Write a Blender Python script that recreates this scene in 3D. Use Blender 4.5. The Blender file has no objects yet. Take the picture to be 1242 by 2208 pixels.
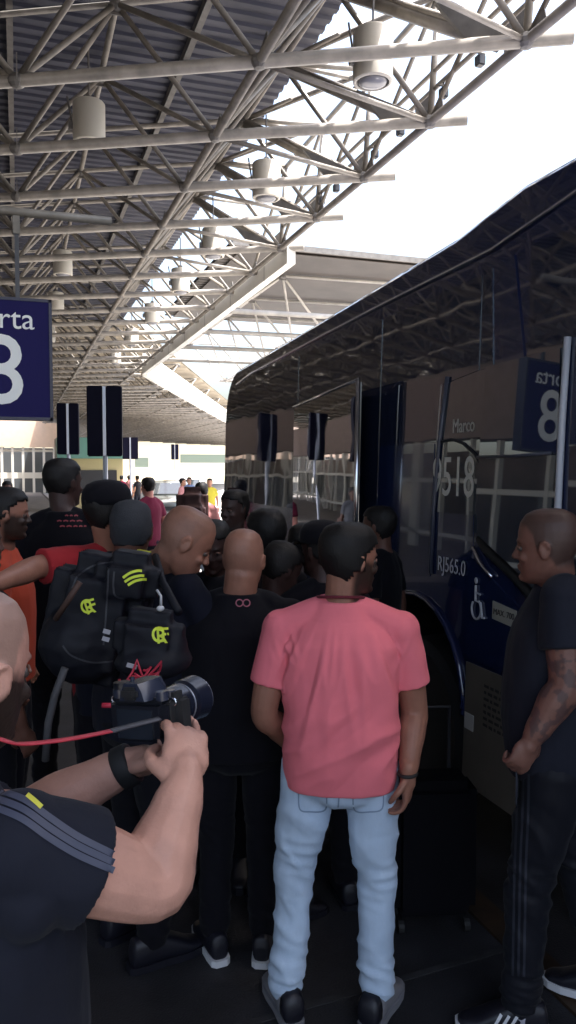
import bpy, bmesh, math, random
import numpy as np
from mathutils import Vector, Matrix, noise
from mathutils.bvhtree import BVHTree
R = math.radians
random.seed(7)
SC = bpy.context.scene
COL = SC.collection

# ------------------------------------------------------------------ camera, sky, sun, exposure
EYE = 1.95
cd = bpy.data.cameras.new('camera'); cam = bpy.data.objects.new('camera', cd); COL.objects.link(cam)
cd.sensor_fit = 'VERTICAL'; cd.sensor_height = 24; cd.lens = 24*1700/2208
cd.clip_start = .05; cd.clip_end = 2000
cam.location = (0, 0, EYE); cam.rotation_euler = (R(90-3.04), 0, R(-18.9))
SC.camera = cam
SUN_EL, SUN_AZ = 73, 120           # azimuth clockwise from +Y
w = bpy.data.worlds.new('World'); SC.world = w; w.use_nodes = True
nt = w.node_tree; bg = nt.nodes['Background']
sky = nt.nodes.new('ShaderNodeTexSky'); sky.sky_type = 'NISHITA'; sky.sun_disc = False
sky.sun_elevation = R(SUN_EL); sky.sun_rotation = R(SUN_AZ)
sky.air_density = 1.3; sky.dust_density = 7; sky.ozone_density = 3
nt.links.new(sky.outputs[0], bg.inputs[0]); bg.inputs[1].default_value = .15
sl = bpy.data.lights.new('sun', 'SUN'); sl.energy = 4.5; sl.angle = R(.6); sl.color = (1, .97, .93)
so = bpy.data.objects.new('sun', sl); COL.objects.link(so)
sd = Vector((math.sin(R(SUN_AZ))*math.cos(R(SUN_EL)), math.cos(R(SUN_AZ))*math.cos(R(SUN_EL)), math.sin(R(SUN_EL))))
so.rotation_euler = sd.to_track_quat('Z', 'Y').to_euler(); so.location = (20, -20, 30)
SC.view_settings.view_transform = 'Standard'; SC.view_settings.look = 'None'
SC.view_settings.exposure = 2.1; SC.view_settings.gamma = 1
SC.cycles.max_bounces = 8; SC.cycles.diffuse_bounces = 4; SC.cycles.glossy_bounces = 4

# ------------------------------------------------------------------ materials
MATS = {}
def mat(name, col, rough=.6, metal=0, coat=0, bump=0, bscale=40, var=0, vscale=3, spec=.5, ior=None, attr=None,
        bstretch=(1, 1, 1), trans=0, emit=0, sheen=0, coatrough=.03, detail=4):
    if name in MATS: return MATS[name]
    m = bpy.data.materials.new(name); m.use_nodes = True
    t = m.node_tree; b = t.nodes['Principled BSDF']; L = t.links
    b.inputs['Base Color'].default_value = (*col, 1); b.inputs['Roughness'].default_value = rough
    b.inputs['Metallic'].default_value = metal; b.inputs['Coat Weight'].default_value = coat
    b.inputs['Coat Roughness'].default_value = coatrough
    b.inputs['Specular IOR Level'].default_value = spec
    if ior: b.inputs['IOR'].default_value = ior
    if trans: b.inputs['Transmission Weight'].default_value = trans
    if sheen: b.inputs['Sheen Weight'].default_value = sheen
    if emit:
        b.inputs['Emission Color'].default_value = (*col, 1); b.inputs['Emission Strength'].default_value = emit
    tc = t.nodes.new('ShaderNodeTexCoord')
    src = None
    if attr:
        a = t.nodes.new('ShaderNodeAttribute'); a.attribute_name = attr; src = a.outputs['Color']
        L.new(src, b.inputs['Base Color'])
    if var:
        n = t.nodes.new('ShaderNodeTexNoise'); n.inputs['Scale'].default_value = vscale; n.inputs['Detail'].default_value = 5
        L.new(tc.outputs['Object'], n.inputs['Vector'])
        mr = t.nodes.new('ShaderNodeMapRange'); mr.inputs[1].default_value = .3; mr.inputs[2].default_value = .7
        mr.inputs[3].default_value = 1-var; mr.inputs[4].default_value = 1+var
        L.new(n.outputs[0], mr.inputs[0])
        mx = t.nodes.new('ShaderNodeMix'); mx.data_type = 'RGBA'; mx.blend_type = 'MULTIPLY'; mx.inputs[0].default_value = 1
        if src: L.new(src, mx.inputs[6])
        else: mx.inputs[6].default_value = (*col, 1)
        L.new(mr.outputs[0], mx.inputs[7]); L.new(mx.outputs[2], b.inputs['Base Color'])
    if bump:
        n = t.nodes.new('ShaderNodeTexNoise'); n.inputs['Scale'].default_value = bscale; n.inputs['Detail'].default_value = detail
        mp = t.nodes.new('ShaderNodeMapping'); mp.inputs['Scale'].default_value = bstretch
        L.new(tc.outputs['Object'], mp.inputs[0]); L.new(mp.outputs[0], n.inputs['Vector'])
        bp = t.nodes.new('ShaderNodeBump'); bp.inputs['Strength'].default_value = 1; bp.inputs['Distance'].default_value = bump
        L.new(n.outputs[0], bp.inputs['Height']); L.new(bp.outputs[0], b.inputs['Normal'])
    MATS[name] = m
    return m

M_TUBE = mat('truss_paint', (.235, .21, .18), .45, var=.28, vscale=5)
M_NODE = mat('truss_node', (.15, .14, .13), .5, var=.2, vscale=9)
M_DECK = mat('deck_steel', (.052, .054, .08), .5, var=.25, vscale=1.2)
M_WHITE = mat('white_fascia', (.78, .76, .70), .5, var=.08, vscale=2)
M_LAMP = mat('lamp_housing', (.62, .58, .50), .5)
M_DARK = mat('dark_plastic', (.02, .02, .025), .4)
M_NAVY = mat('sign_navy', (.011, .008, .078), .5, spec=.12)
M_SIGNW = mat('sign_white', (.85, .85, .82), .5)
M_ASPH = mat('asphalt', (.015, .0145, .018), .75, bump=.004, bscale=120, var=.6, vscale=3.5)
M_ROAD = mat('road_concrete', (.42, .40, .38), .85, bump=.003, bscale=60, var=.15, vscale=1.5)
M_KERB = mat('kerb_paint', (.035, .018, .008), .7, var=.4, vscale=8)
M_BUS = mat('bus_paint', (.010, .017, .062), .16, coat=1, spec=.6, coatrough=.015, bump=.0007, bscale=3)
M_BUSB = mat('bus_paint_blue', (.009, .017, .060), .2, coat=.8, spec=.5)
M_GLASS = mat('bus_dark_glass', (.014, .019, .044), .03, spec=1, ior=1.7, bump=.0022, bscale=2.2, detail=1)  # base colour lifted towards blue to stand in for sky haze
M_GLASS2 = mat('bus_cab_glass', (.018, .027, .044), .02, spec=1, ior=1.72, bump=.0006, bscale=1.6, detail=1)  # same blue haze lift put into the cab glass colour
M_MIRR = mat('mirror_leaf', (.42, .43, .47), .02, metal=1, bump=.0014, bscale=2.4, detail=1)
M_SILV = mat('bus_silver_band', (.30, .30, .33), .12, metal=.9, bump=.0015, bscale=2.5, detail=1)
M_CHROME = mat('chrome_trim', (.75, .76, .8), .18, metal=1)
M_RUB = mat('rubber', (.012, .012, .013), .7)
M_BEIGE = mat('luggage_panel', (.13, .112, .092), .45, var=.12, vscale=5)
M_LET = mat('bus_lettering', (.42, .42, .45), .5)
M_LETD = mat('panel_lettering', (.03, .028, .028), .6)

# ------------------------------------------------------------------ mesh helpers
class MB:
    def __init__(s): s.v = []; s.f = []
    def add(s, vs, fs):
        o = len(s.v); s.v.extend([tuple(p) for p in vs]); s.f.extend([tuple(i+o for i in f) for f in fs]); return s
    def tube(s, a, b, r, n=8, r2=None):
        a = Vector(a); b = Vector(b); d = (b-a)
        if d.length < 1e-6: return s
        d.normalize(); u = d.orthogonal().normalized(); v = d.cross(u); r2 = r if r2 is None else r2
        vs = []
        for c, rr in ((a, r), (b, r2)):
            for k in range(n):
                t = 2*math.pi*k/n; vs.append(c+u*math.cos(t)*rr+v*math.sin(t)*rr)
        fs = [(k, (k+1) % n, n+(k+1) % n, n+k) for k in range(n)]+[tuple(range(n))[::-1], tuple(range(n, 2*n))]
        return s.add(vs, fs)
    def path(s, pts, r, n=8, closed=False):
        pts = [Vector(p) for p in pts]; N = len(pts); up = None; vs = []
        rs = r if isinstance(r, (list, tuple)) else [r]*N
        for i, p in enumerate(pts):
            a = pts[(i-1) % N] if (closed or i > 0) else p; b = pts[(i+1) % N] if (closed or i < N-1) else p
            d = (b-a).normalized()
            if up is None: up = d.orthogonal().normalized()
            up = (up-d*up.dot(d)); up = up.normalized() if up.length > 1e-5 else d.orthogonal().normalized()
            v = d.cross(up)
            for k in range(n):
                t = 2*math.pi*k/n; vs.append(p+up*math.cos(t)*rs[i]+v*math.sin(t)*rs[i])
        fs = []
        for i in range(N if closed else N-1):
            j = (i+1) % N
            for k in range(n): fs.append((i*n+k, i*n+(k+1) % n, j*n+(k+1) % n, j*n+k))
        if not closed: fs += [tuple(range(n))[::-1], tuple(range((N-1)*n, N*n))]
        return s.add(vs, fs)
    def box(s, c, d, M=None, bev=0):
        c = Vector(c); x, y, z = d[0]/2, d[1]/2, d[2]/2
        if bev:
            bm = bmesh.new(); bmesh.ops.create_cube(bm, size=1)
            for v in bm.verts: v.co = Vector((v.co.x*2*x, v.co.y*2*y, v.co.z*2*z))
            bmesh.ops.bevel(bm, geom=bm.edges[:], offset=bev, segments=2, affect='EDGES')
            vs = [v.co.copy() for v in bm.verts]; bm.verts.index_update(); fs = [[v.index for v in f.verts] for f in bm.faces]; bm.free()
        else:
            vs = [Vector((i*x, j*y, k*z)) for i in (-1, 1) for j in (-1, 1) for k in (-1, 1)]
            fs = [(0, 1, 3, 2), (4, 6, 7, 5), (0, 4, 5, 1), (2, 3, 7, 6), (0, 2, 6, 4), (1, 5, 7, 3)]
        vs = [(M@v if M else v)+c for v in vs]
        return s.add(vs, fs)
    def ell(s, c, r, M=None, n=12, m=8):
        c = Vector(c); vs = []; fs = []
        for i in range(m+1):
            ph = math.pi*i/m
            for k in range(n):
                t = 2*math.pi*k/n; v = Vector((r[0]*math.sin(ph)*math.cos(t), r[1]*math.sin(ph)*math.sin(t), r[2]*math.cos(ph)))
                vs.append((M@v if M else v)+c)
        for i in range(m):
            for k in range(n): fs.append((i*n+k, (i+1)*n+k, (i+1)*n+(k+1) % n, i*n+(k+1) % n))
        return s.add(vs, fs)
    def loft(s, rings, caps=True):
        n = len(rings[0]); vs = [p for r in rings for p in r]; fs = []
        for i in range(len(rings)-1):
            for k in range(n): fs.append((i*n+k, i*n+(k+1) % n, (i+1)*n+(k+1) % n, (i+1)*n+k))
        if caps: fs += [tuple(range(n))[::-1], tuple(range((len(rings)-1)*n, len(rings)*n))]
        return s.add(vs, fs)
    def mesh(s, name):
        me = bpy.data.meshes.new(name); me.from_pydata([tuple(p) for p in s.v], [], s.f); me.update(); return me
    def build(s, name, m, parent=None, smooth=False, loc=None):
        me = s.mesh(name)
        bm = bmesh.new(); bm.from_mesh(me); bmesh.ops.remove_doubles(bm, verts=bm.verts, dist=1e-5)
        bmesh.ops.recalc_face_normals(bm, faces=bm.faces); bm.to_mesh(me); bm.free()
        return link(name, me, m, parent, smooth, loc)
def link(name, me, m, parent=None, smooth=False, loc=None):
    o = bpy.data.objects.new(name, me); COL.objects.link(o)
    if m: me.materials.append(m)
    if parent: o.parent = parent
    if loc: o.location = loc
    if smooth:
        for p in me.polygons: p.use_smooth = True
        if smooth == 'auto':
            me.set_sharp_from_angle(angle=R(40))
    return o
def tag(o, label=None, cat=None, group=None, kind=None):
    if label: o['label'] = label
    if cat: o['category'] = cat
    if group: o['group'] = group
    if kind: o['kind'] = kind
    return o
def empty(name, loc=(0, 0, 0), rz=0):
    o = bpy.data.objects.new(name, None); COL.objects.link(o); o.location = loc; o.rotation_euler = (0, 0, rz); o.empty_display_size = .1
    return o
def copy_tree(o, parent=None):
    c = o.copy(); COL.objects.link(c); c.parent = parent
    for ch in o.children: copy_tree(ch, c)
    return c
def text_geo(s, size, ext=.002, bold=.0):
    cu = bpy.data.curves.new('t', 'FONT'); cu.body = s; cu.size = size; cu.extrude = ext; cu.offset = bold
    cu.align_x = 'CENTER'; cu.align_y = 'CENTER'; cu.resolution_u = 4
    o = bpy.data.objects.new('t', cu); COL.objects.link(o)
    dg = bpy.context.evaluated_depsgraph_get(); dg.update()
    me = bpy.data.meshes.new_from_object(o.evaluated_get(dg))
    vs = [v.co.copy() for v in me.vertices]; fs = [tuple(p.vertices) for p in me.polygons]
    bpy.data.objects.remove(o); bpy.data.curves.remove(cu); bpy.data.meshes.remove(me)
    return vs, fs
def text_obj(s, size, org, xd, yd, m, parent, name='lettering', ext=.0008, sx=1, bold=0, shear=0):
    vs, fs = text_geo(s, size, ext, bold)
    org = Vector(org); xd = Vector(xd).normalized(); yd = Vector(yd).normalized(); zd = xd.cross(yd)
    b = MB(); b.add([org+xd*(v.x*sx+v.y*shear)+yd*v.y+zd*v.z for v in vs], fs)
    return link(name, b.mesh(name), m, parent)
YAW, PIT = R(18.9), R(3.04)
def view_dir(px, py):
    a = (px-621)/1700; b = (1104-py)/1700
    fw = math.cos(PIT)+b*math.sin(PIT); z = b*math.cos(PIT)-math.sin(PIT)
    return Vector((a*math.cos(YAW)+fw*math.sin(YAW), fw*math.cos(YAW)-a*math.sin(YAW), z))
def at(px, py, D): return Vector((0, 0, EYE))+view_dir(px, py)*D      # photo pixel + distance in metres -> world point
def spot(px, D):
    p = at(px, 1014, D); return Vector((p.x, p.y, 0))

# ------------------------------------------------------------------ ground
def sheet(name, x0, x1, y0, y1, z, m):
    b = MB(); b.add([(x0, y0, z), (x1, y0, z), (x1, y1, z), (x0, y1, z)], [(0, 1, 2, 3)])
    return tag(b.build(name, m), kind='structure')
M_GROUND = mat('ground_far', (.30, .28, .25), .9, var=.2, vscale=.3)
sheet('ground', -400, 400, -300, 600, -.16, M_GROUND)
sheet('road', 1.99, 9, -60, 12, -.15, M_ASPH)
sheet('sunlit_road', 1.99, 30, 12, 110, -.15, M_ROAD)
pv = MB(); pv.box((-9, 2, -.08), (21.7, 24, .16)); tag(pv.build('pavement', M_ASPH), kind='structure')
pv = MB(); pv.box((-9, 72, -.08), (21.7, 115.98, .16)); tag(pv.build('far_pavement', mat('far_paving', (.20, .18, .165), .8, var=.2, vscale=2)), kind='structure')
pv = MB(); pv.box((1.92, 30, -.07), (.13, 180, .158)); tag(pv.build('kerb', M_KERB), kind='structure')
b = MB(); b.box((1.0, 2.60, .003), (1.9, .03, .004), Matrix.Rotation(R(4), 3, 'Z')); tag(b.build('pavement_joint', mat('joint', (.022, .021, .023), .9, var=.4, vscale=20)), kind='structure')

# ------------------------------------------------------------------ space-frame canopy
X1, DX, Y1, BAY, SK, ZL, ZU = 2.31, 2.25, 7.62, 1.818, 1.17, 5.95, 7.40
def low(i, k): return Vector((X1+DX*i, Y1+BAY*k-SK*i, ZL))
def upp(i, k): return Vector((X1+DX*(i-.5), Y1+BAY*(k+.5)-SK*(i-.5)+.55, ZU))
def edgeX(y): return 4.65 if y < 31 else 4.65+.374*(y-31)
def inA(p): return -20 < p.x <= edgeX(p.y)+.15 and -4.6 < p.y < (66 if p.x < 2 else min(124, 96+.95*(p.x-4)+4))
def inB(p): return 4.7 < p.x < 21 and 19.6 < p.y < 36.5 and p.x > edgeX(p.y)+.2
def canopy(root, inside, I, K, rt=.055, low=low, upp=upp, M_TUBE=M_TUBE):
    lows = {(i, k) for i in I for k in K if inside(low(i, k))}
    upps = {(i, k) for i in I for k in K if inside(upp(i, k)) or (inside(low(i, k)) and i < 0)}
    for k in K:                                      # transverse lower chords, one tube each
        row = sorted(i for i in I if (i, k) in lows)
        if len(row) < 2: continue
        a, c = low(row[0], k), low(row[-1], k); d = (c-a).normalized()
        far = c.y > 40
        b = MB(); b.tube(a-d*.3, c+d*(.42 if root.name.startswith('terminal') else .1), rt*1.15, 10 if not far else 5)
        b.build('lower_chord', M_TUBE, root, True)
    for i in I:
        col = sorted(k for k in K if (i, k) in lows)
        if len(col) > 1 and (i >= 0 or i < -2):
            b = MB(); b.tube(low(i, col[0]), low(i, col[-1]), rt*.9, 8); b.build('long_chord', M_TUBE, root, True)
        col = sorted(k for k in K if (i, k) in upps)
        if len(col) > 1:
            b = MB(); b.tube(upp(i, col[0]), upp(i, col[-1]), rt*.75, 8); b.build('upper_chord', M_TUBE, root, True)
    bt = MB()
    for k in K:
        row = sorted(i for i in I if (i, k) in upps)
        if len(row) > 1: bt.tube(upp(row[0], k), upp(row[-1], k), rt*.7, 6)
    tag(bt.build('upper_cross_chords', M_TUBE, root, True), kind='stuff')
    dg = []
    for (i, k) in upps:
        u = upp(i, k)
        for (a, c) in ((i, k), (i-1, k), (i, k+1), (i-1, k+1)):
            if (a, c) in lows: dg.append((u, low(a, c)))
    dg.sort(key=lambda t: ((t[0]+t[1])/2-Vector((1, 2, 2))).length if (t[0].y > 5) else 1e3+t[0].y)
    rest = MB()
    for n, (u, l) in enumerate(dg):
        if n < 95:
            b = MB(); b.tube(u, l, rt*.62, 8); b.build('diagonal_brace', M_TUBE, root, True)
        else: rest.tube(u, l, rt*.62, 6 if u.y < 40 else 4)
    if rest.v: tag(rest.build('diagonal_braces', M_TUBE, root), kind='stuff')
    nd = MB()
    for (i, k) in lows:
        p = low(i, k)
        if p.y < 45:
            nd.ell(p, (.10, .10, .075), n=10, m=6)
            for s in (-1, 1): nd.box(p+Vector((.0, s*.17, .06)), (.012, .24, .13), Matrix.Rotation(R(s*18), 3, 'X'))
            nd.box(p+Vector((.15, -.05, .03)), (.26, .012, .11))
    for (i, k) in upps:
        p = upp(i, k)
        if p.y < 45: nd.ell(p-Vector((0, 0, .03)), (.10, .10, .07), n=8, m=5); nd.box(p-Vector((0, 0, .08)), (.22, .02, .10))
    tag(nd.build('node_plates', M_NODE, root, False), kind='stuff')
    return lows, upps
can = empty('terminal_canopy', (0, 0, 0)); tag(can, 'cream steel space frame roof over the pavement with dark ribbed deck and open outer strip', 'canopy roof')
lowsA, uppsA = canopy(can, inA, range(-9, 15), range(-9, 84))
# ribbed deck, real corrugation
def deck(x0, x1f, y0, y1, z, root, step=.24, m=M_DECK):
    b = MB(); vs = []; fs = []; y = y0; n = 0
    prof = [(0, 0), (.3, 0), (.42, .035), (.78, .035), (.9, 0)]
    ys = []
    while y < y1:
        for t, h in prof: ys.append((y+t*step, h))
        y += step
    for yy, h in ys: vs += [(x0, yy, z+h), (x1f(yy), yy, z+h)]
    for i in range(len(ys)-1): fs.append((2*i, 2*i+1, 2*i+3, 2*i+2))
    vs += [(x0, y0, z+.12), (x1f(y0), y0, z+.12), (x0, ys[-1][0], z+.12), (x1f(ys[-1][0]), ys[-1][0], z+.12)]; nn = len(vs)
    fs += [(nn-4, nn-3, nn-1, nn-2)]
    b.add(vs, fs); return b.build('ribbed_deck', m, root)
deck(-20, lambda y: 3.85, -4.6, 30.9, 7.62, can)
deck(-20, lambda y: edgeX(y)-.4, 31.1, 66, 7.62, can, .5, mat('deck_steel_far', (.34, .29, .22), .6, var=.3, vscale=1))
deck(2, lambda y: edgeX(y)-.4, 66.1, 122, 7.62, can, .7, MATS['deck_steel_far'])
# purlins under the deck
b = MB()
for x in np.arange(-18, 3.9, 2.25): b.box((x, 13, 7.55), (.08, 35, .12))
b.build('purlins', M_NODE, can)
# outer edge: posts, upper rail and gussets over the open strip
gp = MB(); rl = MB()
for k in range(-7, 8):
    p = low(1, k)
    if p.y > 14.2: break
    b = MB(); b.tube(p, p+Vector((.1, .0, 1.45)), .04, 8); b.build('edge_post', M_TUBE, can, True)
    gp = MB(); gp.add([p+Vector((-.02, .02, .05)), p+Vector((-.75, .38, .42)), p+Vector((-.42, .25, .0)), p+Vector((-.02, .06, .05)), p+Vector((-.75, .42, .42)), p+Vector((-.42, .29, .0))],
           [(0, 1, 2), (3, 5, 4), (0, 3, 4, 1), (1, 4, 5, 2), (2, 5, 3, 0)])
    gp.build('edge_gusset', M_NODE, can)
    gp = MB(); gp.box(p+Vector((0, .18, .16)), (.02, .34, .28)); gp.build('edge_plate', M_NODE, can)
    rl.tube(p+Vector((.1, 0, 1.45)), upp(1, k), .04, 8); rl.tube(p+Vector((.1, 0, 1.45)), upp(1, k-1), .04, 8)
    rl.tube(p+Vector((-.1, .3, .1)), upp(1, k)+Vector((0, 0, -.05)), .075, 6); rl.tube(low(0, k), low(1, k+1), .03, 6); rl.tube(upp(1, k), (4.66, upp(1, k).y+.1, ZU), .03, 6); rl.tube(upp(1, k), (3.9, upp(1, k).y-.9, ZU), .03, 6); rl.tube(p+Vector((.1, 0, 1.45)), low(1, k+1), .03, 6)
rl.build('edge_bracing', M_TUBE, can, True)
b = MB(); b.tube((4.66, -4, ZU), (4.66, 14, ZU), .04, 8); b.tube((4.60, -4, 6.32), (4.60, 13.7, 6.32), .028, 8); b.tube((4.60, -4, 6.52), (4.60, 13.7, 6.52), .028, 8)
b.build('edge_rail', M_TUBE, can, True)
# white fascia beam: along the opening, then swinging away to the right
def beam(pts, wd, z0, z1, name, root, m=M_WHITE):
    b = MB()
    for (a, c) in zip(pts[:-1], pts[1:]):
        a = Vector((*a, 0)); c = Vector((*c, 0)); d = (c-a).normalized(); n = Vector((-d.y, d.x, 0))*wd/2
        vs = [q+s*n+Vector((0, 0, z)) for q in (a, c) for s in (-1, 1) for z in (z0, z1)]
        b.add(vs, [(0, 1, 3, 2), (4, 6, 7, 5), (0, 4, 5, 1), (2, 3, 7, 6), (0, 2, 6, 4), (1, 5, 7, 3)])
    return b.build(name, m, root)
beam([(4.72, 13.6), (4.72, 31)], .16, 5.66, 6.08, 'fascia_beam', can)
beam([(4.76, 31.1), (14.6, 57.4), (39, 122.6)], .2, 5.6, 6.5, 'fascia_beam', can)
for y in np.arange(15, 31, 2.6):
    b = MB(); b.box((4.72, y, 5.87), (.164, .025, .424)); b.build('fascia_joint', M_NODE, can)
canB = empty('bridging_canopy', (5, 14.4, 0)); tag(canB, 'second white space frame roof bridging the gap beyond the bus', 'canopy roof')
rootB = canB; canB.location = (0, 0, 0)
G = 1.75
def lowB(i, k): return Vector((5.3+DX*G*i, 20.2+BAY*G*k-.2*i, ZL+.15))
def uppB(i, k): return Vector((5.3+DX*G*(i-.5), 20.2+BAY*G*(k-.5)-.2*(i-.5), ZU+.1))
canopy(canB, inB, range(0, 8), range(0, 10), .062, lowB, uppB, mat('truss_white', (.5, .47, .43), .5, var=.2))
deck(5.2, lambda y: 21, 19.6, 29, 7.62, canB, .3, mat('deck_b', (.07, .058, .05), .6, var=.25, vscale=1))
b = MB(); b.box((13.2, 24.4, 7.575), (15.4, 9.4, .02)); b.build('soffit', MATS['deck_b'], canB)
beam([(5.2, 19.5), (21, 19.6)], .08, 7.6, 7.74, 'fascia_beam', canB, M_NODE)

# drum lamps hanging from the frame
def make_lamp():
    r = empty('drum_lamp'); tag(r, 'x', 'ceiling lamp')
    b = MB(); n = 20
    prof = [(.02, .26), (.19, .26), (.205, .24), (.205, -.24), (.19, -.25), (.17, -.25), (.16, -.18), (.02, -.18)]
    b.loft([[Vector((rr*math.cos(2*math.pi*k/n), rr*math.sin(2*math.pi*k/n), z)) for k in range(n)] for rr, z in prof])
    b.build('lamp_shade', M_LAMP, r, 'auto')
    b = MB(); b.ell((0, 0, -.24), (.15, .15, .05)); b.build('lens', mat('lamp_lens', (.25, .25, .27), .2), r, True)
    b = MB(); b.tube((0, 0, .24), (0, 0, .95), .012); b.box((0, 0, .3), (.08, .08, .08), bev=.01); b.tube((.0, 0, .28), (.12, 0, .24), .012); b.build('hanger', M_NODE, r)
    b = MB(); b.tube((-.21, 0, -.05), (-.27, 0, .3), .012); b.box((-.235, 0, -.06), (.05, .05, .1)); b.build('bracket', M_NODE, r)
    return r
lamp0 = make_lamp(); first = True
lampsL = [(.95, 10.7), (1.0, 18.0), (1.05, 22.2), (1.05, 27.5), (1.05, 34)]
lampsR = [(3.5, 7.55), (3.5, 11.2), (3.5, 14.5), (3.5, 17.6), (3.5, 21.5), (3.5, 25.5), (3.5, 30)]
LL = ['nearest drum lamp of the inner row, hanging large under the dark ribbed deck', 'second drum lamp of the inner row, under the dark deck', 'third drum lamp of the inner row, under the deck above the navy sign', 'fourth drum lamp of the inner row, small and far', 'farthest drum lamp of the inner row']
LR = ['nearest drum lamp of the outer row, seen against the bright sky gap', 'second drum lamp of the outer row, in front of the open truss triangles', 'third drum lamp of the outer row, beside the long chord', 'fourth drum lamp of the outer row, above the white fascia start', 'fifth drum lamp of the outer row, in the dense truss', 'sixth drum lamp of the outer row, small', 'farthest drum lamp of the outer row']
for pts, labs, z in ((lampsL, LL, 6.42), (lampsR, LR, 6.15)):
    for (x, y), lb in zip(pts, labs):
        o = lamp0 if first else copy_tree(lamp0); first = False
        o.location = (x, y, z); o['label'] = lb; o['group'] = 'drum lamps hanging from the roof'
# small floodlights on the outer rail
fl0 = empty('small_floodlight'); b = MB(); b.box((0, 0, -.06), (.09, .09, .11), bev=.012); b.build('lamp_body', M_DARK, fl0)
b = MB(); b.tube((0, 0, 0), (0, 0, .1), .01); b.tube((-.06, 0, .02), (.06, 0, .02), .012); b.build('bracket', M_NODE, fl0)
tag(fl0, 'x', 'floodlight', 'small floodlights on the canopy edge rail')
names = ['nearest', 'second', 'third', 'fourth', 'fifth', 'sixth']
for i, y in enumerate((7.3, 8.04, 9.1, 9.85, 11.2, 11.8)):
    o = fl0 if i == 0 else copy_tree(fl0); o.location = (4.60, y, 6.24)
    o['label'] = names[i]+' small floodlight clamped under the outer canopy rail against the sky'

# ------------------------------------------------------------------ bus
SX = 2.35
def sideX(z): return SX+.028*(z-.2)
def P(y, z, off=0): return Vector((sideX(z)-off, y, z))
bus = empty('coach_bus', (0, 0, 0)); tag(bus, 'dark navy glossy coach parked along the kerb reflecting the roof trusses', 'bus')
YN, YF, ZT, ZB = -5.0, 9.42, 2.98, .2
def side_poly(pts, off, thick, name, m, parent=bus):
    """flat plate lying on the coach side, outline in (y, z)"""
    n = len(pts); b = MB()
    b.add([P(y, z, off) for y, z in pts]+[P(y, z, off-thick) for y, z in pts], [tuple(range(n)), tuple(range(n, 2*n))[::-1]]+[(i, n+i, n+(i+1) % n, (i+1) % n) for i in range(n)])
    return b.build(name, m, parent)
def arc(cy, cz, r, a0, a1, n): return [(cy+r*math.cos(R(a0+(a1-a0)*i/n)), cz+r*math.sin(R(a0+(a1-a0)*i/n))) for i in range(n+1)]
WH = [(4.42, .37), (-3.2, .37)]; WR = .60
out = [(YN, ZB)]
for cy, cz in sorted(WH): out += arc(cy, ZB, WR+.0, 180, 0, 14) if False else [(cy-WR, ZB)]+[(y, z+.2) for y, z in arc(cy, cz-.0, WR, 180, 0, 14)]+[(cy+WR, ZB)]
out += [(YF, ZB)]
top = [(YF, ZB), (YF, 1.2), (YF-.02, 2.2)]+arc(YF-.55, ZT-.55+.12, .53, 0, 90, 8)+[(7.4, ZT+.15), (5.2, ZT+.24), (4.1, ZT+.29), (3.75, ZT+.34), (3.45, ZT+.38), (3.1, ZT+.38), (0, ZT+.38), (YN, ZT+.38)]
poly = out+top[1:]
bm = bmesh.new(); vs = [bm.verts.new(P(y, z)) for y, z in poly]; f = bm.faces.new(vs); bmesh.ops.triangulate(bm, faces=[f]); me = bpy.data.meshes.new('side_panel'); bm.to_mesh(me); bm.free()
link('side_panel', me, M_BUS, bus)
me2 = me.copy()
for v in me2.vertices: v.co.x = 9.8-v.co.x-.1
link('far_side_panel', me2, M_BUS, bus)
# roof and rear shell: rings across the coach following the outline
bm = bmesh.new(); rings = []
for i, (y, z) in enumerate(top):
    a = top[max(i-1, 0)]; c = top[min(i+1, len(top)-1)]; ty, tz = c[0]-a[0], c[1]-a[1]; l = math.hypot(ty, tz); ny, nz = tz/l, -ty/l
    x0 = sideX(z); x1 = 9.7-x0; ring = []
    for t, h in ((0, 0), (.004, .03), (.015, .065), (.04, .11), (.09, .16), (.2, .21), (.5, .25), (.8, .21), (.91, .16), (.96, .11), (.985, .065), (.996, .03), (1, 0)):
        hh = h*(.9 if nz > .5 else .5); ring.append(bm.verts.new((x0+(x1-x0)*t, y+ny*hh, z+nz*hh)))
    rings.append(ring)
for a, c in zip(rings[:-1], rings[1:]):
    for j in range(len(a)-1): bm.faces.new((a[j], a[j+1], c[j+1], c[j]))
bmesh.ops.recalc_face_normals(bm, faces=bm.faces); me = bpy.data.meshes.new('roof'); bm.to_mesh(me); bm.free(); link('roof', me, M_BUS, bus, 'auto')
b = MB(); b.box((4.85, 2.2, .26), (4.6, 14.2, .1)); b.box((4.85, YN+.05, 1.6), (4.7, .1, 2.8)); b.build('floor_pan', M_DARK, bus)
# flush glazing, pillars, leaf
side_poly([(6.78, 1.60), (9.28, 1.60), (9.38, 1.75), (9.38, 2.35)]+[(y-.02, z-.07) for y, z in arc(YF-.55, ZT-.55+.12, .53, 10, 90, 6)]+[(6.78, 2.98)], .004, .004, 'rear_window', M_GLASS)
side_poly([(6.78, .72), (9.37, .72), (9.37, 1.72), (9.28, 1.595), (6.78, 1.595)], .005, .005, 'silver_band', M_SILV)
side_poly([(5.05, 1.4), (6.76, 1.4), (6.76, 2.98), (5.05, 3.0)], .004, .004, 'side_window', M_GLASS)
side_poly([(4.24, 2.12), (5.03, 2.12), (5.03, 3.0), (3.80, 3.02), (3.80, 2.5), (4.21, 2.46)], .004, .004, 'side_window', M_GLASS)
side_poly([(1.3, 2.52), (3.36, 2.52), (3.36, 3.06), (1.3, 3.08)], .004, .004, 'upper_window', M_GLASS)
side_poly([(3.38, 2.50), (3.56, 2.50), (3.64, 3.04), (3.50, 3.05)], .008, .008, 'roof_pillar', M_BUSB)
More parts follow.
